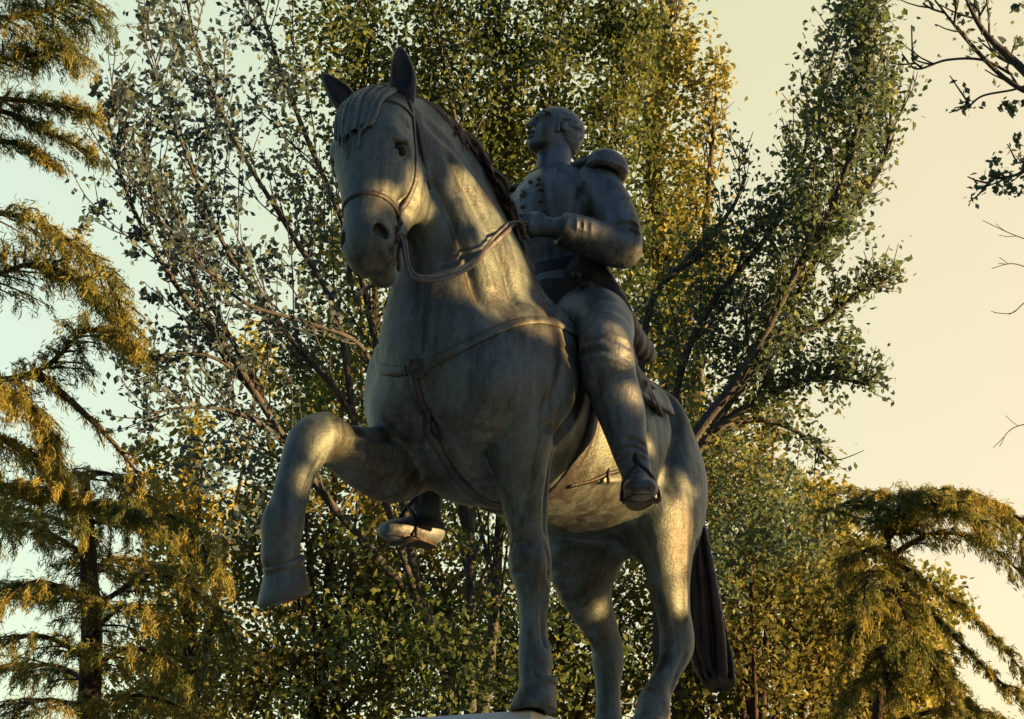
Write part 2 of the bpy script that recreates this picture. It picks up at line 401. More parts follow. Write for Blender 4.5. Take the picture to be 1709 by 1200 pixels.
HF.ell(hd((1.49, 0, 1.635)), (.062, .055, .048), HM, k=.03)                 # chin
HF.ell(hd((1.40, 0, 2.52)), (.10, .09, .07), HM, k=.06)
for s in (-1, 1):                                                   # eye sockets, nostrils
    HF.ell(hd((1.578, s*.154, 2.146)), (.060, .042, .044), HM, k=.025, mode='sub')
    HF.ell(hd((1.568, s*.124, 2.152)), (.034, .027, .028), HM, k=.005)
    HF.ell(hd((1.672, s*.062, 1.728)), (.022, .020, .030), HM, k=.012, mode='sub')
    HF.ell(hd((1.655, s*.076, 1.715)), (.020, .020, .024), HM, k=.010, mode='sub')
# standing left foreleg
FL = .235
HF.tube([(.82, .26, 1.20, .13, .21), (.80, .25, 1.04, .110, .165), (.75, FL, .88, .086, .118), (.715, FL, .72, .066, .084), (.70, FL, .63, .074, .080), (.70, FL, .56, .070, .074), (.69, FL, .49, .052, .060), (.685, FL, .38, .044, .056), (.682, FL, .27, .046, .058), (.67, FL+.005, .205, .058, .066), (.685, FL+.012, .14, .047, .052), (.695, FL+.018, .09, .058, .060)], S_, .025, 3)
HF.ell((.715, FL, .195-.03), (.03, .03, .04), k=.03)
# raised right foreleg
RK = np.array([1.455, -.26, 1.01])
HF.tube([(.86, -.26, 1.16, .14, .20), (1.02, -.265, 1.03, .115, .165), (1.20, -.265, .995, .095, .125), (1.35, -.262, .995, .080, .094), (1.45, -.26, 1.00, .084, .092), (1.525, -.262, .955, .082, .086), (1.575, -.264, .87, .066, .072), (1.605, -.268, .77, .056, .064), (1.625, -.272, .67, .056, .066), (1.645, -.275, .59, .068, .076), (1.645, -.275, .51, .056, .060), (1.64, -.275, .46, .066, .070)], S_, .025, 3)
HF.ell((1.46, -.26, 1.058), (.052, .062, .036), k=.02)
for dy in (-.06, .06): HF.ell((1.50, -.26+dy, 1.0), (.045, .030, .05), k=.02); HF.ell((.715, FL+dy*.95, .60), (.045, .026, .055), k=.02)
HF.ell((.775, FL, .605), (.022, .05, .06), k=.02)
# hind legs
HF.tube([(-.68, .23, 1.48, .16, .30), (-.60, .265, 1.28, .160, .275), (-.50, .28, 1.08, .135, .215), (-.50, .28, .90, .100, .150), (-.55, .27, .74, .074, .115), (-.61, .265, .60, .064, .095), (-.61, .26, .52, .066, .085), (-.55, .26, .43, .054, .062), (-.46, .255, .33, .048, .055), (-.375, .25, .235, .054, .058), (-.34, .25, .18, .064, .066), (-.30, .25, .13, .054, .055), (-.27, .25, .08, .062, .062)], S_, .03, 3)
HF.tube([(-.56, .20, 1.10, .14, .17), (-.42, .26, 1.12, .12, .13)], S_, .10, 3)   # stifle
HF.seg((-.665, .265, .66), (-.675, .262, .56), (.026, .03), (.03, .032), S_, .03)
HF.tube([(-.70, -.22, 1.50, .17, .30), (-.66, -.25, 1.25, .165, .30), (-.62, -.26, 1.02, .145, .235), (-.68, -.26, .86, .105, .165), (-.80, -.255, .73, .070, .105), (-.87, -.25, .62, .062, .090), (-.87, -.25, .54, .064, .080), (-.865, -.25, .44, .052, .062), (-.86, -.25, .32, .049, .057), (-.855, -.25, .22, .060, .066), (-.83, -.25, .14, .050, .054), (-.80, -.25, .08, .062, .062)], S_, .03, 3)
HF.tube([(-.64, -.19, 1.08, .14, .17), (-.54, -.25, 1.08, .12, .12)], S_, .10, 3)
HF.ell((-.92, 0, 1.70), (.12, .07, .12), k=.08)                   # dock
HF.ell((-.62, 0, 1.10), (.10, .09, .10), k=.08)                    # sheath

def horse_strokes(P, N):
    s = stroke; GAIN[0] = 1.8
    for y in (1, -1):
        # neck: jugular groove, long neck muscles
        s(P, N, [(1.28, y*.13, 2.14), (1.16, y*.17, 1.94), (1.08, y*.2, 1.72), (1.03, y*.2, 1.52)], .030, -.022)
        s(P, N, [(1.20, y*.16, 2.30), (1.02, y*.20, 2.05), (.90, y*.24, 1.80), (.88, y*.27, 1.62)], .030, -.012)
        s(P, N, [(1.30, y*.12, 2.44), (1.05, y*.14, 2.36), (.80, y*.17, 2.18), (.60, y*.2, 1.98)], .035, -.012)
        for k in range(3): s(P, N, [(1.14-.07*k, y*.17, 2.1-.1*k), (1.05-.06*k, y*.2, 1.9-.09*k), (1.0-.05*k, y*.22, 1.74-.06*k)], .018, .006)
        # shoulder outline and folds
        s(P, N, [(.58, y*.28, 1.86), (.72, y*.34, 1.66), (.90, y*.36, 1.46), (1.0, y*.3, 1.32)], .030, -.012)
        s(P, N, [(.46, y*.36, 1.62), (.52, y*.40, 1.42), (.60, y*.40, 1.24), (.70, y*.36, 1.12)], .030, -.020)
        s(P, N, [(.95, y*.27, 1.16), (.86, y*.36, 1.12), (.76, y*.38, 1.14)], .022, -.014)
        # ribs
        for k in range(5): s(P, N, [(.28-.15*k, y*.42, 1.58), (.24-.15*k, y*.43, 1.4), (.17-.14*k, y*.40, 1.22)], .026, -.007)
        # flank and haunch
        s(P, N, [(-.48, y*.36, 1.74), (-.46, y*.38, 1.5), (-.34, y*.36, 1.24)], .05, -.028)
        s(P, N, [(-.90, y*.38, 1.6), (-.82, y*.4, 1.3), (-.72, y*.4, 1.05)], .035, -.016)
        # face: cheek edge, cheekbone ridge, nasal bone, veins
        s(P, N, hdl([(1.49, y*.12, 2.17), (1.545, y*.11, 2.03), (1.58, y*.09, 1.93)]), .013, .013)
        s(P, N, hdl([(1.585, y*.105, 2.10), (1.61, y*.08, 1.97), (1.64, y*.06, 1.84)]), .016, -.012)
        s(P, N, hdl([(1.45, y*.12, 2.00), (1.49, y*.10, 1.98), (1.53, y*.09, 1.92)]), .02, -.014)
        s(P, N, hdl([(1.52, y*.13, 2.200), (1.57, y*.148, 2.196), (1.615, y*.125, 2.176)]), .010, .012)
        s(P, N, hdl([(1.53, y*.13, 2.112), (1.57, y*.14, 2.108), (1.61, y*.12, 2.125)]), .009, .009)
        s(P, N, hdl([(1.52, y*.14, 2.30), (1.57, y*.12, 2.29)]), .02, -.012)
        s(P, N, hdl([(1.50, y*.1, 1.93), (1.53, y*.09, 1.85), (1.56, y*.085, 1.80)]), .008, .005)
        s(P, N, hdl([(1.36, y*.15, 2.15), (1.42, y*.16, 2.0), (1.5, y*.11, 1.93)]), .012, -.006)
    s(P, N, hdl([(1.52, -.10, 1.69), (1.58, -.095, 1.668), (1.65, -.05, 1.650), (1.67, 0, 1.646), (1.65, .05, 1.650), (1.58, .095, 1.668), (1.52, .10, 1.69)]), .010, -.016)
    # breast: the middle furrow
    s(P, N, [(1.18, 0, 1.50), (1.17, 0, 1.36), (1.14, 0, 1.2), (1.05, 0, 1.08)], .022, -.022)
    s(P, N, [(1.15, .10, 1.12), (1.05, .2, 1.07), (.95, .27, 1.10)], .025, -.012)
    # fore arms: long muscles and tendons
    for y in (FL,):
        for dy, sg in ((.05, -1), (-.03, -1), (.01, 1)):
            s(P, N, [(.90, y+dy, 1.10), (.83, y+dy*.9, .94), (.79, y+dy*.7, .78), (.77, y+dy*.6, .70)], .014, .008*sg)
        s(P, N, [(.72, y+.11, 1.05), (.72, y+.09, .88), (.70, y+.08, .72)], .016, -.009)
        s(P, N, [(.70, y+.06, .50), (.69, y+.05, .36), (.685, y+.06, .26)], .012, -.010)
        s(P, N, [(.78, y-.05, .655), (.79, y, .665), (.78, y+.05, .655)], .010, -.007); s(P, N, [(.78, y-.05, .545), (.785, y, .54), (.78, y+.05, .545)], .010, -.007); s(P, N, [(.72, y+.075, .66), (.70, y+.085, .60), (.69, y+.075, .54)], .010, -.006)
        s(P, N, [(.665, y+.055, .5), (.65, y+.05, .36), (.64, y+.05, .26)], .010, .006)
    s(P, N, [(1.02, -.16, 1.12), (1.18, -.18, 1.07), (1.34, -.19, 1.05)], .018, -.010)
    s(P, N, [(1.02, -.16, 1.02), (1.18, -.18, .99), (1.34, -.19, .99)], .018, -.010)
    s(P, N, [(1.55, -.20, .90), (1.59, -.21, .76), (1.615, -.215, .65)], .012, -.010)
    s(P, N, [(1.42, -.19, 1.10), (1.50, -.19, 1.04), (1.54, -.2, .96)], .016, -.008)
    # gaskins, hock tendons
    s(P, N, [(-.62, .39, 1.0), (-.62, .35, .84), (-.64, .32, .68)], .02, -.014)
    s(P, N, [(-.46, .39, .98), (-.5, .36, .82), (-.56, .33, .64)], .02, .008)
    s(P, N, [(-.56, .32, .46), (-.46, .31, .32), (-.38, .3, .24)], .012, -.009)
    # veins
    for y, q in ((.30, 1), (-.30, -1)):
        s(P, N, [(.1, q*.34, 1.12), (.3, q*.30, 1.06), (.52, q*.27, 1.04), (.66, q*.29, 1.10)], .009, .006)
    s(P, N, [(.84, .37, 1.12), (.80, .33, 1.0), (.76, .30, .86), (.74, .29, .74)], .008, .006)
    s(P, N, [(1.18, -.16, 1.03), (1.32, -.18, 1.02), (1.42, -.18, .99)], .008, .006)
    s(P, N, [(1.10, .12, 1.42), (1.14, .18, 1.30), (1.08, .28, 1.20)], .02, -.008); s(P, N, [(1.10, -.12, 1.42), (1.14, -.2, 1.30), (1.08, -.28, 1.20)], .02, -.008)
    s(P, N, [(.72, .40, 1.5), (.78, .42, 1.32), (.86, .38, 1.18)], .03, -.008)
    # skin folds of the belly
    for k in range(4): s(P, N, [(.45-.05*k, -.1, 1.03-.005*k), (.2-.09*k, .2, 1.06), (-.1-.12*k, .36, 1.18+.03*k)], .014, -.004)

horse, HPv, HQv = finish('horse', HF, M['horse'], statue, horse_strokes, .0020); GAIN[0] = 1.0
del HF
hbvh = BVHTree.FromPolygons([tuple(p) for p in HPv], [tuple(int(i) for i in q) for q in HQv])
def snap(P, off=.006, bv=None):
    out = []; nn = []
    for p in P:
        loc, n, i, d = (bv or hbvh).find_nearest(Vector(p)); out.append(np.array(loc)+np.array(n)*off); nn.append(np.array(n))
    return np.array(out), np.array(nn)
def strap(mb, pts, wid=.018, th=.006, n=8, off=.003, bv=None):
    """a flat strap lying on the horse, through rough points snapped to its surface"""
    Q = spline(pts, n); L, N = snap(Q, off, bv)
    for _ in range(2): L[1:-1] = (L[:-2]+2*L[1:-1]+L[2:])/4
    mb.tube(L, [wid]*len(L), 8, flat=th/wid, up=N)
for s in (1, -1):
    mb = MB(); mb.ell(hd((1.573, s*.128, 2.150)), (.035, .028, .026), HM, 18, 12); mb.build('eye', M['hollow'], horse)
# hooves
def hoof(c, ang, sc=1.0):
    """hoof wall: a slanted truncated cone with coronet band; c centre of the sole, ang tilt about y"""
    ca, sa = math.cos(ang), math.sin(ang); Ry = np.array([[ca, 0, sa], [0, 1, 0], [-sa, 0, ca]])
    v = []; f = []; n = 28
    prof = [(0, .094, -.004), (.012, .097, .0), (.05, .088, -.016), (.09, .078, -.032), (.108, .073, -.040), (.113, .079, -.042), (.130, .078, -.05), (.138, .060, -.053)]
    for (z, r_, dx) in prof:
        for k in range(n):
            t = 2*math.pi*k/n; rr = r_*(1+.10*max(0, math.cos(t)))*(.90 if math.cos(t) < -.75 else 1)
            v.append(((rr*math.cos(t)+dx)*sc, rr*.92*math.sin(t)*sc, z*sc))
    m = len(prof)
    for j in range(m-1):
        for k in range(n): f.append((j*n+k, j*n+(k+1) % n, (j+1)*n+(k+1) % n, (j+1)*n+k))
    v.append((-.03*sc, 0, .018*sc)); ci = len(v)-1
    for k in range(n): f.append((k, ci, (k+1) % n))
    f.append(tuple(range((m-1)*n, m*n)))
    mb = MB(); mb.add(np.array(v) @ Ry.T+np.array(c), f); return mb
for c, a in (((.715, FL+.02, .0), 0), ((1.60, -.275, .315), .48), ((-.235, .25, .0), 0), ((-.77, -.25, 0), 0)):
    hoof(c, a, 1.0 if a == 0 else 1.05).build('hoof', M['horse'], horse)
# ears
def ear(s):
    b = np.array(hd((1.40, s*.100-.012*(s < 0), 2.535-.02*(s < 0)))); tip = b+(np.array([.07, -.155, .25]) if s < 0 else np.array([.02, -.030, .285]))
    F = Field(np.minimum(b, tip)-.09, np.maximum(b, tip)+.09, .005)
    up = unit(tip-b); fw = np.array([.85, .52*1, 0]) if s > 0 else np.array([.75, .45, .1]); fw = unit(fw-up*(fw @ up)); sd = np.cross(up, fw)
    L = np.linalg.norm(tip-b); rows = []
    for t, wd in ((-.12, .032), (.05, .042), (.3, .055), (.55, .048), (.78, .030), (.95, .010)):
        p = b+up*L*t+fw*.012*math.sin(t*3); rows.append((*p, wd, wd*.62))
    F.tube(rows, sd, .01, 4)
    rows2 = []
    for t, wd in ((.18, .024), (.35, .036), (.55, .032), (.78, .016), (.88, .006)):
        p = b+up*L*t+fw*(.030+.006*math.sin(t*3)); rows2.append((*p, wd, wd*.75))
    F.tube(rows2, sd, .006, 4, mode='sub')
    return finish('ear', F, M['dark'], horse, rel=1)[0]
ear(1); ear(-1)
# mane: a ridge along the crest breaking into locks, most of them falling on the far side
rng = random.Random(5)
def crest(t):
    K = np.array([(.38, .02, 1.95), (.49, .03, 2.12), (.62, .035, 2.30), (.79, .03, 2.455), (.98, .0, 2.55), (1.15, -.035, 2.59), (1.30, -.065, 2.61), (1.42, -.075, 2.59)])
    x = t*(len(K)-1); i = min(int(x), len(K)-2); u_ = x-i; return K[i]*(1-u_)+K[i+1]*u_
MF = Field((.2, -.45, 1.5), (1.55, .25, 2.72), .0085)
MF.tube([(*crest(t), .045-.015*t, .055-.015*t) for t in np.linspace(0, 1, 12)], S_, .02, 3)
lock_lines = []
for i in range(30):
    t = (i+.5)/30; c = crest(t); L = (.40-.15*abs(t-.4))*rng.uniform(.8, 1.15); a = rng.uniform(-.05, .08)
    pts = [c+np.array([0, 0, .01])]
    for k in range(1, 5):
        q = k/4; pts.append(c+np.array([-.10*q*q+a*q+.02*math.sin(5*q+i), -.06-.15*q**.7-.03*q, -L*q]))
    L2, _ = snap(pts[1:], .022); pts = [pts[0]]+list(L2)
    MF.tube([(*p, .034*(1-.75*(j/4)**2)+.004, .030*(1-.6*(j/4)**2)) for j, p in enumerate(pts)], S_, .012, 2); lock_lines.append(pts)
for i in range(34):                                     # locks lying back along the crest on the near side
    t = .04+(i+.5)/34*.84; c = crest(t); tg = unit(crest(max(0, t-.08))-crest(t)); L = rng.uniform(.13, .24); o = rng.uniform(0, .03)
    pts = [c+np.array([.01, .02+o, .035-o]), c+tg*L*.35+np.array([0, .045+o, .030-o]), c+tg*L*.7+np.array([0, .07+o, .0]), c+tg*L+np.array([0, .085+o, -.05-rng.uniform(0, .05)])]
    MF.tube([(*p, w_, w_*.8) for p, w_ in zip(pts, (.020, .022, .016, .005))], S_, .004, 4)
    lock_lines.append([p+np.array([-.015, .01, .0]) for p in pts])
def mane_st(P, N):
    for pl in lock_lines: groove(P, N, np.array(pl)+np.array([.015, 0, 0]), .007, -.009)
    P += N*(.003*vnoise(P, 70, 2))[:, None]
finish('mane', MF, M['mane'], horse, mane_st, .0, 1); del MF
# forelock: hair parted over the brow
FF = Field((1.30, -.22, 2.08), (1.82, .24, 2.72), .0050); fl_lines = []
for i in range(12):
    u_ = (i-5.5)/5.5; b = np.array([1.39, u_*.05, 2.60])
    end = np.array([1.66, u_*.045-.02+.01*math.sin(i*5), 2.11+.13*abs(u_)**1.2+.06*math.sin(i*2.9)])
    mid = np.array([1.53, u_*.085, 2.52-.04*abs(u_)]); m2 = np.array([1.625, u_*.080-.01, 2.36]); m3 = np.array([1.65, u_*.060-.015, 2.22])
    m, _ = snap(hdl([mid, m2, m3, end]), (.004, .015, .009)[i % 3]); pts = [np.array(hd(b)), *m]
    FF.tube([(*p, w_, w_*.8) for p, w_ in zip(pts, np.array((.016, .015, .0135, .010, .003))*(1.15, .95, 1.3)[i % 3])], S_, .003, 6); fl_lines.append(pts)
FF.ell(hd((1.40, 0, 2.565)), (.07, .065, .05), k=.02)
def fl_st(P, N):
    for a, b in zip(fl_lines[:-1], fl_lines[1:]): groove(P, N, (np.array(a)+np.array(b))/2, .0055, -.011)
finish('forelock', FF, M['horse'], horse, fl_st, .0012, 1); del FF
# tail: thick hanging rope of hair, curled at the end
TFl = Field((-1.85, -.24, .35), (-.85, .27, 1.85), .0080)
TP = [(-.90, 0, 1.70), (-1.06, 0, 1.69), (-1.22, 0, 1.54), (-1.35, 0, 1.32), (-1.43, .0, 1.08), (-1.51, .0, .88), (-1.585, .0, .70), (-1.60, .03, .565)]
TR = [.055, .060, .075, .086, .092, .094, .090, .055]
TFl.tube([(*p, r_, r_*.85) for p, r_ in zip(TP, TR)], S_, .03, 3)
TC = spline(TP, 6); tl = []
for i in range(18):
    a0 = i/18*2*math.pi; ln = []
    for j, c in enumerate(TC):
        q = j/(len(TC)-1); r_ = np.interp(q*7, range(8), TR)*1.0; a = a0+q*1.9
        ln.append(c+np.array([math.sin(a)*r_*.8, math.cos(a)*r_, math.sin(a)*r_*.35]))
    tl.append(ln[::3]+[ln[-1]])
    if i % 3 == 0: TFl.tube([(*p, .034, .034) for p in ln[6::4]+[ln[-1]+np.array([-.02, 0, -.01])]], S_, .02, 2)
def tail_st(P, N):
    GAIN[0] = 1.5
    for pl in tl: groove(P, N, pl, .011, -.020)
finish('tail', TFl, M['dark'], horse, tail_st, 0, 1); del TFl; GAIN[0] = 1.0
# bridle
mb = MB()
for s in (1, -1):
    strap(mb, hdl([(1.40, s*.10, 2.53), (1.44, s*.14, 2.40), (1.455, s*.16, 2.20), (1.475, s*.15, 2.02), (1.515, s*.11, 1.86), (1.53, s*.09, 1.775)]), .013, .006)       # cheek piece
    strap(mb, hdl([(1.43, s*.14, 2.44), (1.38, s*.15, 2.28), (1.30, s*.10, 2.10)]), .010, .005, 5)       # throat lash
strap(mb, hdl([(1.445, .14, 2.40), (1.53, .13, 2.40), (1.60, .06, 2.385), (1.61, 0, 2.38), (1.60, -.06, 2.385), (1.53, -.13, 2.40), (1.445, -.14, 2.40)]), .011, .006, 5)      # browband
strap(mb, hdl([(1.50, .11, 1.85), (1.57, .10, 1.875), (1.65, .06, 1.895), (1.68, 0, 1.90), (1.65, -.06, 1.895), (1.57, -.10, 1.875), (1.50, -.11, 1.85)]), .013, .007, 5)       # noseband
mb.build('bridle', M['tack'], horse)
mb = MB()
for s in (1, -1):
    c = np.array(hd((1.545, s*.100, 1.745)))
    ring = [c+np.array([.028*math.cos(t), .004*s, .028*math.sin(t)]) for t in np.linspace(0, 2*math.pi, 17)]; mb.tube(ring, .0065, 6, cap=False)
    mb.tube([c+(0, 0, .06), c+(.006, 0, .03), c+(0, 0, -.03), c+(.012, 0, -.07), c+(.004, 0, -.13)], [.008, .009, .009, .008, .010], 8)
    mb.ell(c+np.array((.002, 0, -.135)), (.012,)*3, nu=8, nv=6)
mb.tube(hdl([(1.545, -.1, 1.745), (1.56, -.05, 1.725), (1.56, .05, 1.725), (1.545, .1, 1.745)]), .009, 8)
mb.build('bit', M['reins'], horse)
# reins from the bit, looping down and up to the left hand
HAND = np.array([.44, .10, 2.34])
def P2(px, py, y): return at(px, py, y=y)
def lift(Q, g=.013):
    Q = np.array(Q)
    for i, p in enumerate(Q):
        loc, n, _, d = hbvh.find_nearest(Vector(p)); loc = np.array(loc); n = np.array(n)
        if (p-loc) @ n < g and d < .2: Q[i] = loc+n*g
    Q[1:-1] = (Q[:-2]+2*Q[1:-1]+Q[2:])/4
    return Q
mb = MB()
pr_ = [hd((1.545, .105, 1.70)), P2(672, 400, .135), P2(680, 448, .18), P2(695, 466, .20), P2(740, 465, .225), P2(785, 445, .235), P2(815, 415, .225), P2(845, 385, .19), P2(866, 370, .12), HAND+(.02, -.01, 0)]
Q = lift(spline(pr_, 7)); mb.tube(Q, [.0105]*len(Q), 8, flat=.5, up=(0, 1, .2))
mb.build('rein', M['reins'], horse)
mb = MB()
pr2 = [(1.50, .115, 1.62), P2(677, 400, .16), P2(690, 456, .225), P2(742, 457, .245), P2(790, 434, .25), P2(825, 395, .235), P2(850, 372, .18), HAND+(.03, 0, .015)]
Q = lift(spline(pr2[1:], 7)); mb.tube(Q, [.0065]*len(Q), 8, flat=.6, up=(0, 1, .2))
pr3 = [(a, -b, c) for a, b, c in [tuple(np.array(hd((1.545, -.105, 1.72)))*(1, -1, 1)), (1.45, .15, 1.60), (1.25, .24, 1.75), (1.0, .27, 1.95), (.7, .24, 2.2)]]+[tuple(HAND)]
Q = lift(spline(pr3, 6)); mb.tube(Q, [.0105]*len(Q), 8, flat=.5, up=(0, 1, .2))
mb.build('rein', M['reins'], horse)
# breast collar with a round boss, martingale, girth
mb = MB(); mb2 = MB()
for s in (1, -1):
    strap(mb, [(1.23, s*.03, 1.32), (1.20, s*.10, 1.345), (1.12, s*.20, 1.41), (1.0, s*.28, 1.51), (.85, s*.34, 1.585), (.68, s*.37, 1.655), (.50, s*.37, 1.70), (.30, s*.34, 1.74)], .022, .008, 8, .003)
strap(mb2, [(1.23, 0, 1.36), (1.20, 0, 1.28), (1.17, 0, 1.18), (1.08, .0, 1.06), (.9, .0, .99), (.6, 0, .96), (.3, 0, .95)], .019, .012, 8, .006)
c, n_ = snap([(1.25, .025, 1.31)], .010)
z = unit(n_[0]); x = unit(np.cross((0, 0, 1), z)); y_ = np.cross(z, x); Mx = np.stack([x, y_, z], 1)
v = []; f = []; n = 24; prof = [(.043, -.02), (.043, .002), (.037, .007), (.032, .004), (.014, .007), (.0, .010)]
for r_, h in prof:
    for k in range(n): t = 2*math.pi*k/n; v.append(Mx @ np.array([r_*math.cos(t), r_*math.sin(t), h])+c[0])
f = [(j*n+k, j*n+(k+1) % n, (j+1)*n+(k+1) % n, (j+1)*n+k) for j in range(len(prof)-1) for k in range(n)]
bs = MB(); bs.add(v, f)
bc = mb.build('breast_collar', M['horse'], horse); bs.build('boss', M['tack'], horse)
mb2.build('martingale', M['tack'], horse)
mb = MB(); strap(mb, [(.36, .40, 1.75), (.40, .44, 1.45), (.42, .38, 1.17), (.42, .2, 1.02), (.42, 0, .96), (.42, -.2, 1.02), (.42, -.38, 1.17), (.4, -.44, 1.45)], .035, .010, 6)
mb.build('girth', M['tack'], horse)
# ------------------------------------------------------------------ saddle and cloth
def shell(mb, X, T, off, th):
    """sheet over the horse's back: X[i][j], T angle from the top (positive to the left side)"""
    n, m = len(X), len(X[0]); top = []; bot = []
    for i in range(n):
        for j in range(m):
            a = T[i][j]; x = X[i][j]; o = Vector((x, 0, 1.55)); d = Vector((0, math.sin(a), math.cos(a)))
            hit = hbvh.ray_cast(o+d*.8, -d, .9); p = np.array(hit[0]) if hit[0] else np.array(o+d*.4); dd = np.array(d)
            top.append(p+dd*(off+th)); bot.append(p+dd*(off-.004))
    top = np.array(top).reshape(n, m, 3); bot = np.array(bot).reshape(n, m, 3)
    for _ in range(2):
        for A in (top, bot): A[1:-1] = (A[:-2]+2*A[1:-1]+A[2:])/4
    k = n*m; v = np.vstack([top.reshape(-1, 3), bot.reshape(-1, 3)]); f = []
    for i in range(n-1):
        for j in range(m-1):
            q = i*m+j; f += [(q, q+1, q+m+1, q+m), (k+q, k+q+m, k+q+m+1, k+q+1)]
    ed = [(0*m+j, 0*m+j+1) for j in range(m-1)][::-1]
    for j in range(m-1): f += [(j+1, j, k+j, k+j+1), ((n-1)*m+j, (n-1)*m+j+1, k+(n-1)*m+j+1, k+(n-1)*m+j)]
    for i in range(n-1): f += [(i*m, (i+1)*m, k+(i+1)*m, k+i*m), ((i+1)*m+m-1, i*m+m-1, k+i*m+m-1, k+(i+1)*m+m-1)]
    mb.add(v, f)
def cloth_grid(x0, x1, amax, n=22, m=41, swoop=.12):
    Xs = []; Ts = []
    for i in range(n):
        q = i/(n-1); rx = []; rt = []
        for j in range(m):
            a = (j/(m-1)*2-1)*amax; rx.append(x0+(x1-x0)*q-swoop*(abs(a)/amax)**2*(1-q)+.03*math.sin(a*3)*q); rt.append(a*(1-.10*q))
        Xs.append(rx); Ts.append(rt)
    return Xs, Ts
saddle = empty('saddle', (0, 0, 0), statue)
mb = MB(); X_, T_ = cloth_grid(.40, -.36, 1.62, swoop=.20); shell(mb, X_, T_, .016, .020); mb.build('saddle_cloth', M['horse'], saddle)
mb = MB(); X_, T_ = cloth_grid(.345, -.18, 1.42, 16, 35, .16); shell(mb, X_, T_, .034, .020); mb.build('flap', M['tack'], saddle)
SF = Field((-.62, -.34, 1.70), (.52, .34, 2.35), .009)
SF.tube([(-.36, 0, 1.91, .19, .05), (-.20, 0, 1.89, .19, .05), (0, 0, 1.87, .17, .055), (.16, 0, 1.88, .13, .055), (.26, 0, 1.91, .10, .05)], S_, .04, 3)
SF.tube([(-.30, -.20, 1.85, .04, .04), (-.37, -.12, 1.95, .045, .04), (-.39, 0, 1.99, .045, .04), (-.37, .12, 1.95, .045, .04), (-.30, .20, 1.85, .04, .04)], (1, 0, 0), .04, 3)
SF.tube([(.25, -.19, 1.78, .04, .05), (.29, -.10, 1.92, .04, .05), (.30, 0, 1.97, .045, .05), (.29, .10, 1.92, .04, .05), (.25, .19, 1.78, .04, .05)], (1, 0, 0), .04, 3)
finish('seat', SF, M['tack'], saddle)[0]; del SF
# ------------------------------------------------------------------ rider
rider_root_loc = (0, 0, 0)
HC = at(924, 224, y=0.0); _y, _p = math.radians(-27), math.radians(9)
RM = np.array([[math.cos(_y), -math.sin(_y), 0], [math.sin(_y), math.cos(_y), 0], [0, 0, 1]]) @ np.array([[math.cos(_p), 0, -math.sin(_p)], [0, 1, 0], [math.sin(_p), 0, math.cos(_p)]])
RS = 1.02
def rh(p): p = list(p); return (*(RM @ (np.array(p[:3], float)*RS)+HC), *p[3:])
def rhl(L): return [rh(p) for p in L]
SR = tuple(RM @ np.array([0, 1., 0]))
LS = np.array([.07, .25, 2.735]); LE = np.array([.14, .425, 2.265]); LW = np.array([.37, .23, 2.325])
RSh = np.array([.06, -.27, 2.72]); RE = np.array([-.02, -.44, 2.32]); RW = np.array([.22, -.36, 2.12])
KN = at(1012, 618, y=.51); AN = at(1062, 788, y=.59)
RKN = np.array([.46, -.50, 1.52]); RAN = np.array([.42, -.49, 1.02])
TORSO = [(-.02, 0, 2.00, .20, .17), (.0, 0, 2.15, .195, .165), (.02, 0, 2.32, .175, .145), (.05, 0, 2.50, .205, .185), (.06, 0, 2.64, .22, .185), (.05, 0, 2.76, .19, .13), (.05, -.01, 2.82, .11, .10)]
def arms(F, g=0):
    F.tube([(.07, .245, 2.735, .088, .095), (.09, .340, 2.58, .080, .085), (.13, .415, 2.40, .074, .078), (*LE, .074, .080)], (1, 0, 0), .02, 3, grow=g)
    F.tube([(*LE, .080, .085), (.25, .335, 2.29, .078, .080), (*LW, .062, .064)], (0, 0, 1), .02, 3, grow=g)
    F.tube([(*RSh, .098, .10), (.01, -.37, 2.54, .092, .10), (*RE, .080, .085)], (1, 0, 0), .04, 3, grow=g)
    F.tube([(*RE, .080, .085), (.10, -.41, 2.20, .075, .075), (*RW, .055, .055)], (0, 0, 1), .02, 3, grow=g)
def finger_set(F, c, axf, axk, axc, sc=1.0, s=1):
    """palm at c; axf finger direction, axk across the knuckles, axc curl direction"""
    axf, axk, axc = unit(axf), unit(axk), unit(axc)
    F.seg(c-axf*.045*sc, c+axf*.035*sc, (.047*sc, .022*sc), (.054*sc, .023*sc), axk, .012)
    for i, L in enumerate((.92, 1.0, .95, .76)):
        b = c+axf*.040*sc+axk*(.037-.025*i)*sc*s
        p1 = b+(axf*.042+axc*.014)*sc*L; p2 = p1+(axf*.004+axc*.040)*sc*L; p3 = p2+(-axf*.028+axc*.010)*sc*L
        F.tube([(*b, .0150*sc), (*p1, .0138*sc), (*p2, .0125*sc), (*p3, .0105*sc)], axk, .003, 3)
    t0 = c-axf*.015*sc+axk*.045*sc*s; t1 = t0+(axf*.030+axk*.018*s+axc*.022)*sc; t2 = t1+(axf*.030-axk*.006*s+axc*.022)*sc
    F.tube([(*t0, .019*sc), (*t1, .0155*sc), (*t2, .0125*sc)], axk, .006, 3)
BF = Field((-.35, -.68, .82), (.95, .84, 3.45), .0070)
BF.tube(TORSO, S_, .03, 3); arms(BF)
BF.tube([(.05, 0, 2.80, .085, .085), (.06, -.005, 2.90, .078, .078), rh((-.03, 0, -.10, .078, .078))], S_, .03, 3)
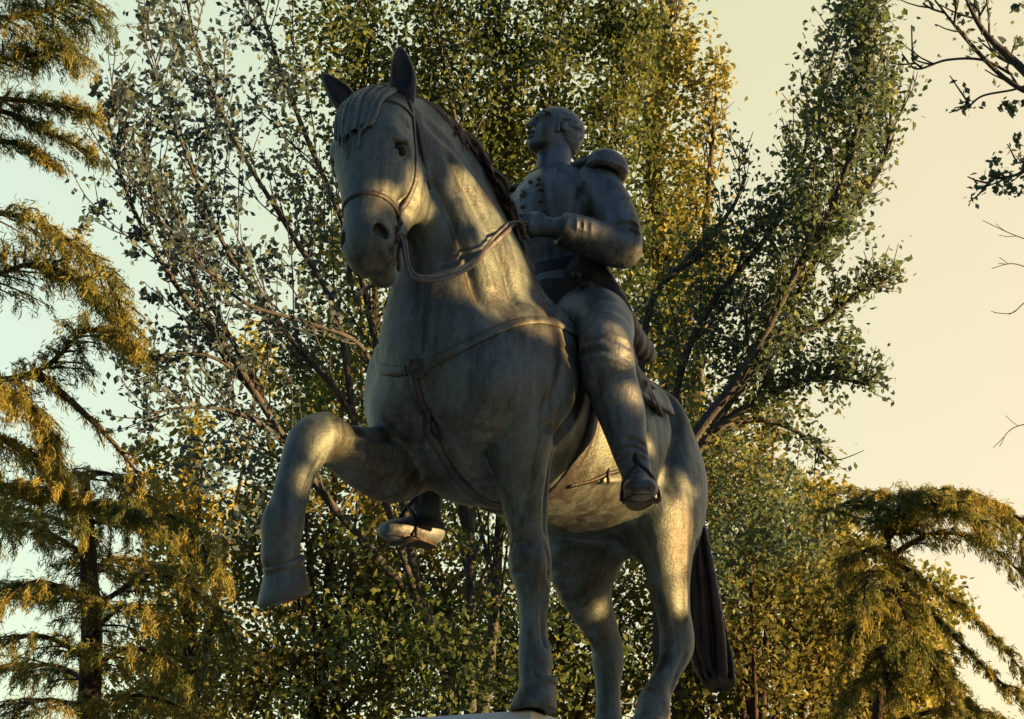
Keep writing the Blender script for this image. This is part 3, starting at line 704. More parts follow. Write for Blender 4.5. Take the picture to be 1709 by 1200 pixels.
# legs in breeches and tall boots
BF.tube([(.0, .10, 2.00, .14, .14), (.12, .23, 1.955, .145, .145), (.25, .37, 1.83, .128, .132), (*(KN+(0, 0, .10)), .106, .110), (*(KN-(.02, 0, .04)), .104, .112)], (0, 1, .3), .04, 3)
BF.tube([(*(KN-(.02, 0, .02)), .103, .112), (*(KN*.62+AN*.38+(-.03, .0, 0)), .094, .108), (*(KN*.3+AN*.7), .070, .080), (*AN, .056, .064)], S_, .03, 3)
BF.tube([(.0, -.10, 2.00, .14, .14), (.14, -.24, 1.96, .145, .145), (.32, -.40, 1.80, .135, .14), (*RKN, .112, .115)], (0, 1, 0), .04, 3)
BF.tube([(*RKN, .105, .112), (*(RKN*.6+RAN*.4+(-.03, 0, 0)), .092, .105), (*(RKN*.25+RAN*.75), .068, .078), (*RAN, .056, .064)], S_, .03, 3)
# feet
def foot(F, A, dr, up=(0, 0, 1)):
    dr = unit(dr); sd = unit(np.cross(up, dr))
    F.tube([(*(A-dr*.055-np.array((0, 0, .075))), .050, .060), (*(A+dr*.05-np.array((0, 0, .085))), .052, .055), (*(A+dr*.15-np.array((0, 0, .110))), .062, .042), (*(A+dr*.235-np.array((0, 0, .125))), .052, .032)], sd, .03, 3)
    F.seg(A, A-dr*.02-np.array((0, 0, .07)), .056, .05, sd, .03)
LD = unit((.80, .50, -.10)); RD = unit((.97, -.20, -.04))
foot(BF, AN, LD); foot(BF, RAN, RD)
# head
for c, r_, k in (((-.025, 0, .035), (.125, .100, .110), .01), ((.030, 0, -.020), (.090, .080, .110), .03), ((.045, 0, -.095), (.068, .058, .042), .03), ((.110, 0, -.120), (.026, .028, .024), .02)):
    BF.ell(rh(c), np.array(r_)*RS, RM, k=k)
BF.seg(rh((.02, .055, -.085)), rh((.09, .03, -.112)), .022, .022, SR, .03); BF.seg(rh((.02, -.055, -.085)), rh((.09, -.03, -.112)), .022, .022, SR, .03)
for s in (1, -1):
    BF.ell(rh((.066, s*.050, -.040)), (.050, .038, .052), RM, k=.03); BF.ell(rh((.126, s*.038, .020)), (.026, .024, .017), RM, k=.010, mode='sub')
    BF.ell(rh((.100, s*.036, .020)), (.017, .018, .014), RM, k=.004); BF.tube(rhl([(.105, s*.062, .034, .010, .010), (.118, s*.038, .044, .011, .010), (.122, s*.014, .038, .010, .010)]), SR, .012, 2)
    BF.ell(rh((-.005, s*.101, -.008)), (.024, .011, .036), RM, k=.008); BF.ell(rh((.002, s*.112, -.006)), (.012, .007, .020), RM, k=.006, mode='sub')
BF.tube(rhl([(.118, 0, .036, .012, .012), (.138, 0, .0, .012, .012), (.154, 0, -.028, .013, .012)]), SR, .008, 3)
BF.ell(rh((.140, .013, -.036)), (.013, .010, .009), RM, k=.008); BF.ell(rh((.140, -.013, -.036)), (.013, .010, .009), RM, k=.008)
BF.ell(rh((.128, 0, -.060)), (.020, .030, .010), RM, k=.006); BF.ell(rh((.122, 0, -.082)), (.020, .026, .011), RM, k=.006)
# hands
HL = LW+np.array([.075, -.095, .012])
finger_set(BF, HL, unit(HL-LW)*1+np.array((.05, 0, 0)), (0, .0, 1), (-.55, -.55, -.1), 1.12, 1)
BF.seg(LW, HL-unit(HL-LW)*.04, (.05, .04), (.045, .032), (0, 0, 1), .02)
HR = RW+unit(RW-RE)*.10
finger_set(BF, HR, RW-RE, (.3, .5, .6), (.1, .4, -.5), 1.12, 1)
BF.seg(RW, HR, (.05, .04), (.045, .035), (0, 0, 1), .02)
def rider_st(P, N):
    s = stroke; GAIN[0] = 1.6
    s(P, N, rhl([(.15, .013, -.046), (.13, .026, -.040), (.118, .044, -.062)]), .008, -.007); s(P, N, rhl([(.15, -.013, -.046), (.13, -.026, -.040), (.118, -.044, -.062)]), .008, -.007)
    s(P, N, rhl([(.13, -.03, -.071), (.14, 0, -.070), (.13, .03, -.071)]), .006, -.010); s(P, N, rhl([(.115, -.02, -.096), (.125, 0, -.096), (.115, .02, -.096)]), .008, -.006)
    for q in (1, -1): s(P, N, rhl([(.118, q*.05, .020), (.124, q*.036, .026), (.122, q*.022, .021)]), .005, .004)
    for k in range(5): s(P, N, [KN+np.array((.10, -.10, .14-.03*k)), KN+np.array((.13, .04, .12-.028*k)), KN+np.array((.02, .13, .10-.03*k))], .010, -.006 if k % 2 else .004)
    for k in range(3): s(P, N, [AN+np.array((.08, -.06, .03+.035*k)), AN+np.array((.09, .03, .045+.035*k)), AN+np.array((-.02, .08, .03+.03*k))], .009, -.007)
rider, RPv, RQv = finish('rider', BF, M['rider'], statue, rider_st, .0008); del BF; GAIN[0] = 1.0
tag(rider, 'bareheaded officer in a braided uniform coat')
rbvh = BVHTree.FromPolygons([tuple(p) for p in RPv], [tuple(int(i) for i in q) for q in RQv])
# hair: short and combed forward
HFi = Field(HC-.2, HC+.2, .0055)
HFi.ell(rh((-.030, 0, .044)), np.array((.139, .113, .119))*RS, RM, k=.01); HFi.ell(rh((-.075, 0, -.03)), np.array((.075, .085, .08))*RS, RM, k=.03)
for s in (1, -1): HFi.seg(rh((.030, s*.098, .03)), rh((.030, s*.090, -.045)), .016, .012, SR, .01)
HFi.ell(rh((.125, 0, -.022)), np.array((.085, .090, .085))*RS, RM, k=.012, mode='sub'); HFi.plane(rh((-.02, 0, -.085)), RM @ np.array((.2, 0, -1.)), .01)
for i in range(9): HFi.seg(rh((.055, -.07+.0175*i, .120-.010*abs(i-4))), rh((.100, -.075+.0185*i, .088-.009*abs(i-4)+.006*math.sin(i*2.3))), .018, .009, SR, .006)
for s in (1, -1): HFi.ell(rh((-.002, s*.108, -.012)), (.026, .02, .036), RM, k=.006, mode='sub')
hst = []
rng = random.Random(3)
for i in range(60):
    a = rng.uniform(-2.6, 2.6); z0 = rng.uniform(-.05, .14); p = np.array((math.cos(a)*.14-.03, math.sin(a)*.115, z0)); d = np.array((.045, -.01*np.sign(a), -.02+rng.uniform(-.01, .01)))
    hst.append([rh(p), rh(p+d)])
def hair_st(P, N):
    L = (P-HC) @ RM; q = np.sin(L[:, 0]*95+3.1*np.sin(L[:, 2]*60+L[:, 1]*45))*np.sin(L[:, 2]*80-L[:, 1]*70+2.3*np.sin(L[:, 0]*55)); P += N*(.0012*q)[:, None]
    for pl in hst: stroke(P, N, pl, .008, -.011)
finish('hair', HFi, M['rider'], rider, hair_st, .0012, 1)
# coat
CF = Field((-.35, -.62, 1.95), (.52, .62, 2.95), .0065)
CF.tube(TORSO[2:-1], S_, .03, 3, grow=.014)
CF.tube([(.02, 0, 2.33, .178, .15), (.0, 0, 2.20, .205, .175), (-.02, 0, 2.12, .215, .185)], S_, .03, 3, grow=.012)
CF.ell((.13, 0, 2.60), (.12, .19, .17), k=.06)
for s in (1, -1): CF.tube([(.20, s*.245, 2.68, .03), (.235, s*.25, 2.52, .035), (.22, s*.24, 2.38, .03)], S_, .03, 3, mode='sub')
arms(CF, .012)
CF.tube([(.055, -.002, 2.80, .100, .100), (.06, -.004, 2.86, .090, .090), (.062, -.006, 2.90, .088, .088)], S_, .012, 3)      # collar
CF.plane((.06, 0, 2.905), (.15, 0, 1), .004)
wd = unit(LW-LE); CF.tube([(*(LW-wd*.14), .094), (*(LW-wd*.04), .088), (*(LW+wd*.0), .080)], (0, 0, 1), .006, 3)   # cuff
sl_, X, Y, Z = CF.grid(LW-.2, LW+.2); dd = (X-LW[0])*wd[0]+(Y-LW[1])*wd[1]+(Z-LW[2])*wd[2]-.018; near = (X-LW[0])**2+(Y-LW[1])**2+(Z-LW[2])**2 < .17**2
A = CF.F[sl_]; CF.F[sl_] = np.where(near, np.maximum(A, dd), A)
w2 = unit(RW-RE); sl_, X, Y, Z = CF.grid(RW-.2, RW+.2); dd = (X-RW[0])*w2[0]+(Y-RW[1])*w2[1]+(Z-RW[2])*w2[2]; near = (X-RW[0])**2+(Y-RW[1])**2+(Z-RW[2])**2 < .15**2
A = CF.F[sl_]; CF.F[sl_] = np.where(near, np.maximum(A, dd), A)
def front(y, z): return (.30, y, z)
def coat_st(P, N):
    s = stroke; GAIN[0] = 1.4
    s(P, N, [(.26, 0, 2.82), (.30, 0, 2.6), (.25, 0, 2.32)], .007, -.006)                     # closing edge
    for q in (1, -1):                                                                      # embroidered leaves down the breast
        s(P, N, [(.18, q*.06, 2.82), (.28, q*.075, 2.6), (.22, q*.05, 2.32)], .008, .005)
        s(P, N, [(.13, q*.235, 2.72), (.2, q*.225, 2.56), (.2, q*.215, 2.40)], .016, -.022)
        s(P, N, [(.10, q*.095, 2.87), (.19, q*.10, 2.80), (.25, q*.12, 2.70), (.27, q*.10, 2.56), (.25, q*.07, 2.36)], .007, -.012)
        s(P, N, [(.22, q*.125, 2.80), (.27, q*.135, 2.62), (.24, q*.10, 2.34)], .006, .006)
        for k in range(11):
            z = 2.78-.042*k; a = .025; s(P, N, [(.27, q*a, z), (.27, q*.05, z+.016)], .006, .006); s(P, N, [(.27, q*.05, z-.006), (.26, q*.075, z+.008)], .006, .006); s(P, N, [(.30, q*.018, z+.01), (.30, q*.019, z+.012)], .008, .007)
        s(P, N, [(.05, q*.24, 2.80), (.16, q*.23, 2.66), (.2, q*.22, 2.48), (.14, q*.2, 2.34)], .016, -.012)
        for k in range(4): s(P, N, [(.10, q*.22, 2.44-.03*k), (.18, q*.16, 2.40-.025*k), (.22, q*.08, 2.385-.02*k)], .008, -.005)
        for k in range(4): s(P, N, [(.13, q*.10, 2.865+.012*(k % 2)-.02), (.15, q*(.02+.02*k), 2.87)], .006, .005)
    # sleeve folds
    for k in range(5): s(P, N, [LE+np.array((-.10+.02*k, .05, .12-.03*k)), LE+np.array((.02, .09, .03+.02*k)), LE+np.array((.09, .02, .06+.01*k))], .011, -.009 if k % 2 else .006)
    for k in range(4): s(P, N, [LS+np.array((.09, .06+.02*k, -.10-.05*k)), LS+np.array((.04, .14, -.14-.07*k))], .014, -.006)
    for k in range(3): s(P, N, [LW-wd*(.05+.035*k)+np.array((0, 0, .10)), LW-wd*(.05+.035*k)+np.array((.07, .06, 0)), LW-wd*(.05+.035*k)+np.array((0, 0, -.10))], .007, .007)
    for k in range(4): s(P, N, [LW-wd*.03+np.array((.05, .07, .03-.02*k)), LW-wd*.11+np.array((.05, .07, .03-.02*k))], .005, .005)
coat = finish('coat', CF, M['rider'], rider, coat_st, .0012)[0]; del CF; GAIN[0] = 1.0
cbvh = BVHTree.FromPolygons([tuple(v.co) for v in coat.data.vertices], [tuple(p.vertices) for p in coat.data.polygons])
for q in (1, -1):
    for k in range(7):
        p, n_ = snap([(.32, q*(.030+.028*math.sin(k*.5)), 2.77-.062*k)], .004, cbvh); mb = MB(); mb.ell(p[0], (.013, .013, .013), None, 10, 7); mb.build('button', M['reins'], rider)
# epaulettes
def epaulette(c, out, s):
    out = unit(out); up = unit(np.array((0, 0, 1.))-out*out[2]); fw = np.cross(out, up); Mx = np.stack([fw, out, up], 1)
    F = Field(np.array(c)-.24, np.array(c)+.24, .0065); T = lambda p: tuple(Mx @ np.array(p)+np.array(c))
    F.tube([(*T((0, -.13, .012)), .048, .018), (*T((0, -.02, .018)), .062, .022), (*T((0, .05, .015)), .092, .030)], fw, .02, 3)
    F.ell(T((0, .062, -.010)), (.122, .092, .072), Mx, k=.02); F.ell(T((0, .06, -.085)), (.105, .080, .055), Mx, k=.006, mode='sub')
    cr_ = [(*T((.105*math.cos(t), .055+.085*math.sin(t), -.038)), .019) for t in np.linspace(-.7, math.pi+.7, 16)]; F.tube(cr_, tuple(up), .010, 2)
    bt = F
    return finish('epaulette', F, M['rider'], rider, lambda P, N: [stroke(P, N, [T((-.07, y, .05)), T((0, y+.02, .06)), T((.07, y, .05))], .007, .004*(1 if i % 2 else -1)) for i, y in enumerate(np.linspace(-.06, .12, 9))]+[stroke(P, N, [T((.118*math.cos(t), .06+.094*math.sin(t), -.015)), T((.122*math.cos(t), .06+.096*math.sin(t), -.075))], .0045, -.007) for t in np.linspace(-.9, math.pi+.9, 30)], 0, 1)[0]
epaulette(LS+np.array((.0, .020, .095)), (.04, .90, -.16), 1); epaulette(RSh+np.array((.0, -.020, .095)), (.04, -.90, -.16), -1)
# sash, coat skirts, scabbard, spurs, stirrups
F = Field((-.35, -.35, 2.1), (.35, .35, 2.45), .0075); F.tube([(.01, 0, 2.235, .205, .178), (.015, 0, 2.30, .198, .168), (.02, 0, 2.345, .192, .160)], S_, .004, 3, grow=.014)
F.plane((0, 0, 2.345), (0, 0, 1), .01); F.plane((0, 0, 2.225), (0, 0, -1), .01)
finish('sash', F, M['dark'], rider, lambda P, N: [stroke(P, N, [(math.cos(a)*.24, math.sin(a)*.24, 2.25+.022*k+.006*math.sin(a*3+k)) for a in np.linspace(-3.1, 3.1, 14)], .007, -.006) for k in range(5)], 0, 1)  # coloured dark: waist shade is put into the sash bronze
SK = Field((-.72, -.55, 1.20), (.3, .55, 2.35), .0085)
for s in (1, -1):
    K_ = [at(968, 452, y=.17), at(1000, 482, y=.25), at(1030, 528, y=.31), at(1062, 572, y=.32), at(1086, 592, y=.30)]
    SK.tube([(*(k*(1, s, 1)), a_, b_) for k, a_, b_ in zip(K_, (.13, .10, .085, .07, .045), (.07, .055, .045, .036, .03))], (.5, s*.2, .8), .03, 3)
    K_ = [at(985, 478, y=.26), at(1030, 545, y=.35), at(1050, 600, y=.38), at(1070, 650, y=.40), at(1100, 690, y=.38)]
    SK.tube([(*(k*(1, s, 1)), a_, b_) for k, a_, b_ in zip(K_, (.09, .09, .075, .055, .03), (.03, .028, .024, .02, .016))], (1, 0, .2), .02, 3)
SK.tube([(.01, 0, 2.20, .212, .182), (.0, 0, 2.08, .232, .20)], S_, .03, 2)
SK.tube([(-.10, -.15, 2.16, .10, .06), (-.13, 0, 2.14, .12, .07), (-.10, .15, 2.16, .10, .06)], (0, 0, 1), .03, 3)
finish('coat_skirt', SK, M['dark'], rider, lambda P, N: [stroke(P, N, [(-.08-.03*k, s*.5, 2.15), (-.22-.03*k, s*.5, 1.85), (-.32-.03*k, s*.5, 1.6)], .2 if 0 else .012, -.008) for k in range(3) for s in (1,)], .003, 2); del SK  # dark colour here holds the shade under the waist
mb = MB(); a = at(978, 486, y=.27); b = at(1102, 690, y=.42); Q = np.array([a+(b-a)*t+np.array((0, .03, -.03))*math.sin(t*3.14) for t in np.linspace(0, 1, 14)])
mb.tube(Q, np.linspace(.021, .015, 14), 10, flat=1.5, up=(1, 0, 0)); d = unit(a-b)
mb.tube([a+d*.0, a+d*.09], [.012, .014], 8); mb.tube([a+d*.0+np.array((.05, 0, .03)), a+d*.01, a+np.array((-.05, 0, -.03))], [.010, .013, .010], 8); mb.ell(a+d*.09, (.022,)*3, nu=10, nv=8)
mb.build('sword', M['dark'], rider)
for A, D_ in ((AN, LD), (RAN, RD)):
    sd = unit(np.cross((0, 0, 1), D_)); z0 = A-np.array((0, 0, .055))
    sp = MB(); sp.tube([z0+D_*.03+sd*.062, z0-D_*.05+sd*.058, z0-D_*.085, z0-D_*.05-sd*.058, z0+D_*.03-sd*.062], [.007]*5, 6); sp.tube([z0-D_*.08, z0-D_*.12-np.array((0, 0, .012))], [.008, .006], 6)
    for k in range(4): t = k*math.pi/4; o1 = (D_*math.cos(t)+np.array((0, 0, 1))*math.sin(t))*.018; sp.tube([z0-D_*.122-o1, z0-D_*.122+o1], [.003, .003], 4)
    sp.tube([z0+D_*.04+sd*.06, z0+D_*.085+np.array((0, 0, .02)), z0+D_*.04-sd*.06], [.011]*3, 8, flat=.5)
    sp.build('spur', M['tack'], rider)
    st = MB(); bt_ = A+D_*.13-np.array((0, 0, .158)); topp = A+D_*.12+np.array((0, 0, .0))
    st.tube([bt_+sd*.075, bt_-sd*.075], [.030, .030], 8, flat=.28, up=(0, 0, 1))
    arc = [bt_+sd*.078]+[bt_*(1-q)+topp*q+sd*.078*math.cos(q*math.pi/2)**.6 for q in np.linspace(.15, .97, 8)]
    arc2 = [2*(bt_*(1)+(topp-bt_)*((p-bt_) @ (topp-bt_)/((topp-bt_) @ (topp-bt_))))-p for p in arc[::-1]]
    st.tube(arc+[topp+np.array((0, 0, .01))]+arc2, .0085, 7, cap=False)
    st.build('stirrup', M['dark'], saddle)
    le = MB(); sy = np.sign(A[1]); hip = np.array((.12, sy*.34, 1.80)); L_ = [topp, topp*.6+hip*.4+np.array((.0, -sy*.05, 0)), hip]
    le.tube(spline(L_, 5), [.014]*11, 6, flat=.35, up=(1, 0, 0)); le.build('stirrup_leather', M['dark'], saddle)
    so_ = MB(); n = 20; ring = []
    for zz in (0, .022):
        for k in range(n):
            t = 2*math.pi*k/n; l = math.cos(t)*.158; wd_ = math.sin(t)*(.060+.012*math.cos(t)); ring.append(A+D_*(l+.09)+sd*wd_-np.array((0, 0, .158-.0 if zz == 0 else .136)))
    so_.add(ring, [(k, (k+1) % n, n+(k+1) % n, n+k) for k in range(n)]+[tuple(range(n))[::-1], tuple(range(n, 2*n))]); so_.build('boot_sole', M['dark'], rider, False)
# strap with buckle crossing the lit belly behind the girth
mb = MB(); c_ = []
for px, py in ((948, 812), (985, 803), (1012, 792), (1040, 783)):
    d_ = unit(at(px, py, D=8)-CAM); h = hbvh.ray_cast(Vector(CAM), Vector(d_), 20); c_.append(np.array(h[0]))
strap(mb, c_, .011, .006, 6, .004); bp, bn = snap([c_[2]], .012); mb.tube([bp[0]+np.array((0, 0, .035)), bp[0]-np.array((0, 0, .035))], [.009, .009], 6); mb.build('strap', M['dark'], saddle)
# ------------------------------------------------------------------ pedestal
ped = empty("stone_pedestal", (0, 0, 0)); tag(ped, 'pale granite pedestal carrying the bronze horse and rider', 'pedestal')
def slab(name, z0, z1, gx, bev=.02):
    mb = MB(); x0, x1, y0, y1 = -1.32-gx, PX+gx, -PY-gx, PY+gx; L = []
    for z, i in ((z0, bev), (z0+bev, 0), (z1-bev, 0), (z1, bev)):
        L += [(x0+i, y0+i, z), (x1+.11-i, y0+i, z), (x1-i, y1-i, z), (x0+i, y1-i, z)]
    mb.add(L, [(j*4+k, j*4+(k+1) % 4, (j+1)*4+(k+1) % 4, (j+1)*4+k) for j in range(3) for k in range(4)]+[(3, 2, 1, 0), (12, 13, 14, 15)])
    return mb.build(name, M['stone'], ped, False)
PX, PY = .775, .275
PXs = at(886, 1184, z=0); PX, PY = PXs[0]+.0, PXs[1]
slab('plinth', HP-.16, HP, 0, .008); slab('cornice', HP-.34, HP-.16, .12, .03); slab('shaft', .50, HP-.34, .04, .01); slab("base", .124, .50, .25, .03)
# ------------------------------------------------------------------ trees
M['leaf_poplar'] = leafmat('poplar_leaves', [(.035, .060, .022), (.08, .125, .030), (.17, .22, .045), (.38, .35, .07)], back=(.09, .13, .10), trans=.45)
M['leaf_sparse'] = leafmat('poplar_leaves_silver', [(.045, .080, .065), (.08, .135, .065), (.16, .22, .065), (.34, .34, .09)], back=(.12, .18, .20), trans=.45)
M['leaf_unlit'] = leafmat('poplar_leaves_unlit_blue', [(.030, .055, .060), (.065, .105, .105), (.11, .16, .11), (.20, .24, .10)], back=(.12, .19, .25), trans=.38)  # bluish-dark palette puts the look of unlit foliage into the leaf colour
M['leaf_gold'] = leafmat('sunlit_gold_leaves', [(.06, .095, .025), (.16, .19, .040), (.36, .34, .08), (.58, .48, .12)], back=(.28, .27, .08), trans=.35, scale=.7)  # gold of sun on foliage is mixed into this leaf colour
M['leaf_mixed'] = leafmat('mixed_leaves', [(.045, .070, .028), (.10, .135, .035), (.24, .24, .055), (.48, .36, .08)], back=(.14, .13, .06), trans=.42, scale=.8)
M['cedar'] = leafmat('cedar_needles', [(.04, .065, .045), (.09, .12, .05), (.20, .21, .06), (.38, .32, .09)], trans=.45, scale=1.3)
M['cedar_gold'] = leafmat('cedar_needles_gold', [(.045, .080, .042), (.12, .16, .05), (.31, .29, .08), (.55, .44, .12)], trans=.48, scale=1.3)  # gold of sunlit tips is put into the needle colour
rs = np.random.RandomState(11)
GND = -HP
def wp(px, py, D): return at(px, py, D=D)+np.array([0, 0, HP])
def unitr(a): return a/(np.linalg.norm(a, axis=-1, keepdims=True)+1e-9)
def leaves_mesh(name, C, size, mat, parent, aspect=.62, fold=.25, droop=0., dirs=None, squash=None):
    n = len(C); d = rs.normal(size=(n, 3)); d[:, 2] -= droop
    if dirs is not None: d = dirs+rs.normal(size=(n, 3))*.45
    d = unitr(d); q = unitr(np.cross(d, rs.normal(size=(n, 3)))); nn = np.cross(d, q)
    sz = (size*rs.uniform(.65, 1.3, n))[:, None]
    v = np.empty((n, 4, 3)); v[:, 0] = C-d*sz*.5; v[:, 2] = C+d*sz*.5
    v[:, 1] = C-d*sz*.06+q*sz*aspect*.5+nn*sz*fold*.3; v[:, 3] = C-d*sz*.06-q*sz*aspect*.5+nn*sz*fold*.3
    f = np.arange(4*n).reshape(n, 4)
    return mesh_obj(name, v.reshape(-1, 3), f, mat, parent, smooth=False)
def curve_pts(p, d, L, bend, n, wob=.06):
    out = [p]; d = unit(d); st = L/n
    for i in range(n):
        d = unit(d+bend/n+rs.normal(size=3)*wob); out.append(out[-1]+d*st)
    return np.array(out)
def plen(Q): return np.linalg.norm(np.diff(Q, axis=0), axis=1).sum()
class Tree:
    mul = 1.5; mn = .008
    def __init__(s, name, label, cat, base, group=None):
        s.o = empty(name, tuple(base)); tag(s.o, label, cat, group); s.b = np.array(base); s.w = MB(); s.L = []; s.N = []; s.sz = 1.0; s.Z = []
    def wood(s, Q, r0, r1, n=6): s.w.tube(np.asarray(Q)-s.b, np.linspace(r0, r1, len(Q)), n)
    def limb(s, Q, r0, r1, sub=10, sl=.35, lift=.6, spread=.75, tw=5, lpt=9, t0=.15, leafj=.07, twl=.45, gap=0):
        """a limb with side branches, twigs and leaves along the twigs"""
        Q = spline(Q, 6); s.wood(Q, r0, r1, 7); L = plen(Q); m = len(Q)-1
        for i in range(sub):
            t = t0+(1-t0)*(i+rs.rand())/sub
            x = min(t*m, m-.01); k = int(x); p = Q[k]+(Q[k+1]-Q[k])*(x-k); d = unit(Q[k+1]-Q[k])
            pr_ = unit(np.cross(d, rs.normal(size=3))); bl = L*sl*(1.05-.65*t)*rs.uniform(.6, 1.25)
            B = curve_pts(p, d*.8+pr_*spread+np.array([0, 0, .15]), bl, np.array([0, 0, lift])+d*.3, 6)
            rr = max(s.mn, (r0+(r1-r0)*t)*.3); s.wood(B, rr, min(rr, .006), 5)
            for j in range(tw):
                tt = .25+.75*(j+rs.rand())/tw; x = min(tt*6, 5.99); k = int(x); p2 = B[k]+(B[k+1]-B[k])*(x-k); d2 = unit(B[k+1]-B[k])
                T = curve_pts(p2, d2+unit(rs.normal(size=3))*.75, twl*rs.uniform(.5, 1.2), np.array([0, 0, .4]), 3)
                if rs.rand() < .6: s.wood(T, .008, .004, 4)
                c = rs.rand(lpt)*3; kk = np.minimum(c.astype(int), 2); P = T[kk]+(T[kk+1]-T[kk])*(c-kk)[:, None]
                s.L.append(P+rs.normal(size=P.shape)*leafj); s.Z.append(s.sz)
        if r1 < .05:
            c = rs.rand(int(lpt*tw*1.2)); x = (.6+.4*c)*m; kk = np.minimum(x.astype(int), m-1); P = Q[kk]+(Q[kk+1]-Q[kk])*(x-kk)[:, None]
            s.L.append(P+rs.normal(size=P.shape)*leafj*1.6); s.Z.append(s.sz)
    def clump(s, c, r, n):
        """leaf clump round a point: several small knots of leaves, denser towards its rim"""
        c = np.asarray(c); k = max(3, n//22); K = unitr(rs.normal(size=(k, 3)))*np.asarray(r)*(rs.rand(k, 1)**.45)
        n = int(n*s.mul); idx = rs.randint(0, k, n); s.L.append(c+K[idx]+rs.normal(size=(n, 3))*np.mean(r)*.17); s.Z.append(s.sz)
    def done(s, size, mat, wood, aspect=.62, keep=None, crown='crown', droop=0):
        L = np.concatenate(s.L); Z = np.concatenate([np.full(len(l), z) for l, z in zip(s.L, s.Z)])*size
        if keep is not None: k = keep(L); L = L[k]; Z = Z[k]
        s.w.build('trunk', wood, s.o); leaves_mesh(crown, L-s.b, Z, mat, s.o, aspect, droop=droop); return len(L)
tot = 0
# --- slender poplar whose limbs fan out to the left
b = wp(740, 1500, 16.5); b[2] = 0
T = Tree('poplar_tree', 'thin leaved poplar fanning bare limbs to the upper left, beside the raised foreleg', 'tree', b)
fork = wp(745, 1290, 16.3); T.wood(spline([b, (b+fork)/2+np.array([.1, 0, 0]), fork], 5), .2, .12, 10)
lf = wp(700, 1010, 16.2)
T.wood(spline([fork, wp(750, 1130, 16.3), lf], 4), .13, .07, 8)
for pts, r0, n, ll in (
    ([(700, 1010, 16.2), (560, 850, 15.8), (480, 740, 15.2), (380, 585, 14.8), (290, 470, 14.5), (215, 330, 14.2), (178, 190, 14)], .055, 24, 7),
    ([(560, 850, 15.9), (470, 720, 15.6), (400, 590, 15.4), (330, 470, 15.3), (265, 340, 15.2), (235, 230, 15)], .04, 18, 7),
    ([(700, 1010, 16.2), (590, 700, 15.6), (480, 560, 15.4), (380, 420, 15.2), (320, 280, 15), (245, 90, 15)], .04, 22, 7),
    ([(590, 700, 15.6), (560, 520, 15.6), (480, 380, 15.8), (390, 230, 16), (330, 80, 16), (300, -60, 16)], .04, 22, 7),
    ([(700, 1010, 16.2), (640, 640, 16.4), (590, 420, 16.6), (500, 200, 16.8), (430, 0, 17), (400, -120, 17)], .055, 32, 10),
    ([(618, 770, 15.8), (628, 660, 15.5), (600, 575, 15), (500, 535, 14.6), (400, 500, 14.3), (300, 400, 14.0), (250, 350, 13.8)], .03, 14, 8),
    ([(480, 740, 15.2), (400, 690, 14.8), (320, 680, 14.5), (250, 690, 14.2)], .025, 10, 8),
    ([(470, 720, 15.6), (380, 610, 14.8), (300, 590, 14.6), (240, 600, 14.5)], .025, 10, 9)):
    T.limb([wp(*p) for p in pts], r0, .012, n, .24, .5, .6, 5, ll, .18, .06)
for px, py, D, r_, n in ((470, 130, 16.5, .5, 225), (430, 800, 16, .8, 375), (350, 750, 15.6, .5, 195), (310, 560, 15, .35, 112), (420, 450, 15.5, .4, 127), (240, 120, 14.6, .3, 90), (200, 170, 14.2, .22, 67), (165, 150, 14, .12, 30), (170, 370, 14, .2, 45), (230, 400, 14.2, .25, 67), (330, 180, 15, .35, 120), (270, 310, 14.6, .3, 97), (350, 340, 15, .35, 127), (250, 480, 14.4, .15, 30), (300, 250, 15, .6, 150), (260, 60, 15, .4, 120), (380, 100, 16, .6, 262)):
    T.clump(wp(px, py, D), np.array([r_, r_, r_*1.3]), n)
tot += T.done(.088, M['leaf_unlit'], M['bark_grey'])
# --- the tall poplar standing right behind the statue
b = wp(800, 1500, 16.5); b[2] = 0
T = Tree('poplar_tree', 'tall dense poplar directly behind the horse and rider, filling the upper middle', 'tree', b)
fork = wp(790, 1290, 16.3); T.wood(spline([b, (b+fork)/2+np.array([.1, 0, 0]), fork], 5), .34, .2, 10)
for pts, r0, n, ll in (
    ([(790, 1290, 16.3), (782, 1100, 16.2), (785, 900, 16.2), (760, 600, 16.4), (770, 300, 16.6), (750, 150, 16.8), (700, -80, 17)], .085, 38, 12),
    ([(790, 1290, 16.3), (820, 1080, 16.4), (840, 800, 16.6), (880, 420, 17), (925, 120, 17.2), (960, -100, 17.4)], .08, 38, 13),
    ([(785, 900, 16.2), (700, 600, 16.8), (640, 330, 17), (600, 100, 17.2), (560, -100, 17.5)], .06, 36, 13),
    ([(840, 800, 16.6), (960, 560, 17), (1010, 300, 17.2), (1040, 100, 17.4), (1010, -80, 17.6)], .06, 36, 13),
    ([(840, 800, 16.6), (820, 400, 17.4), (850, 200, 17.6), (820, -60, 18)], .055, 34, 13)):
    T.limb([wp(*p) for p in pts], r0, .012, n, .22, .8, .5, 6, ll, .2, .09)
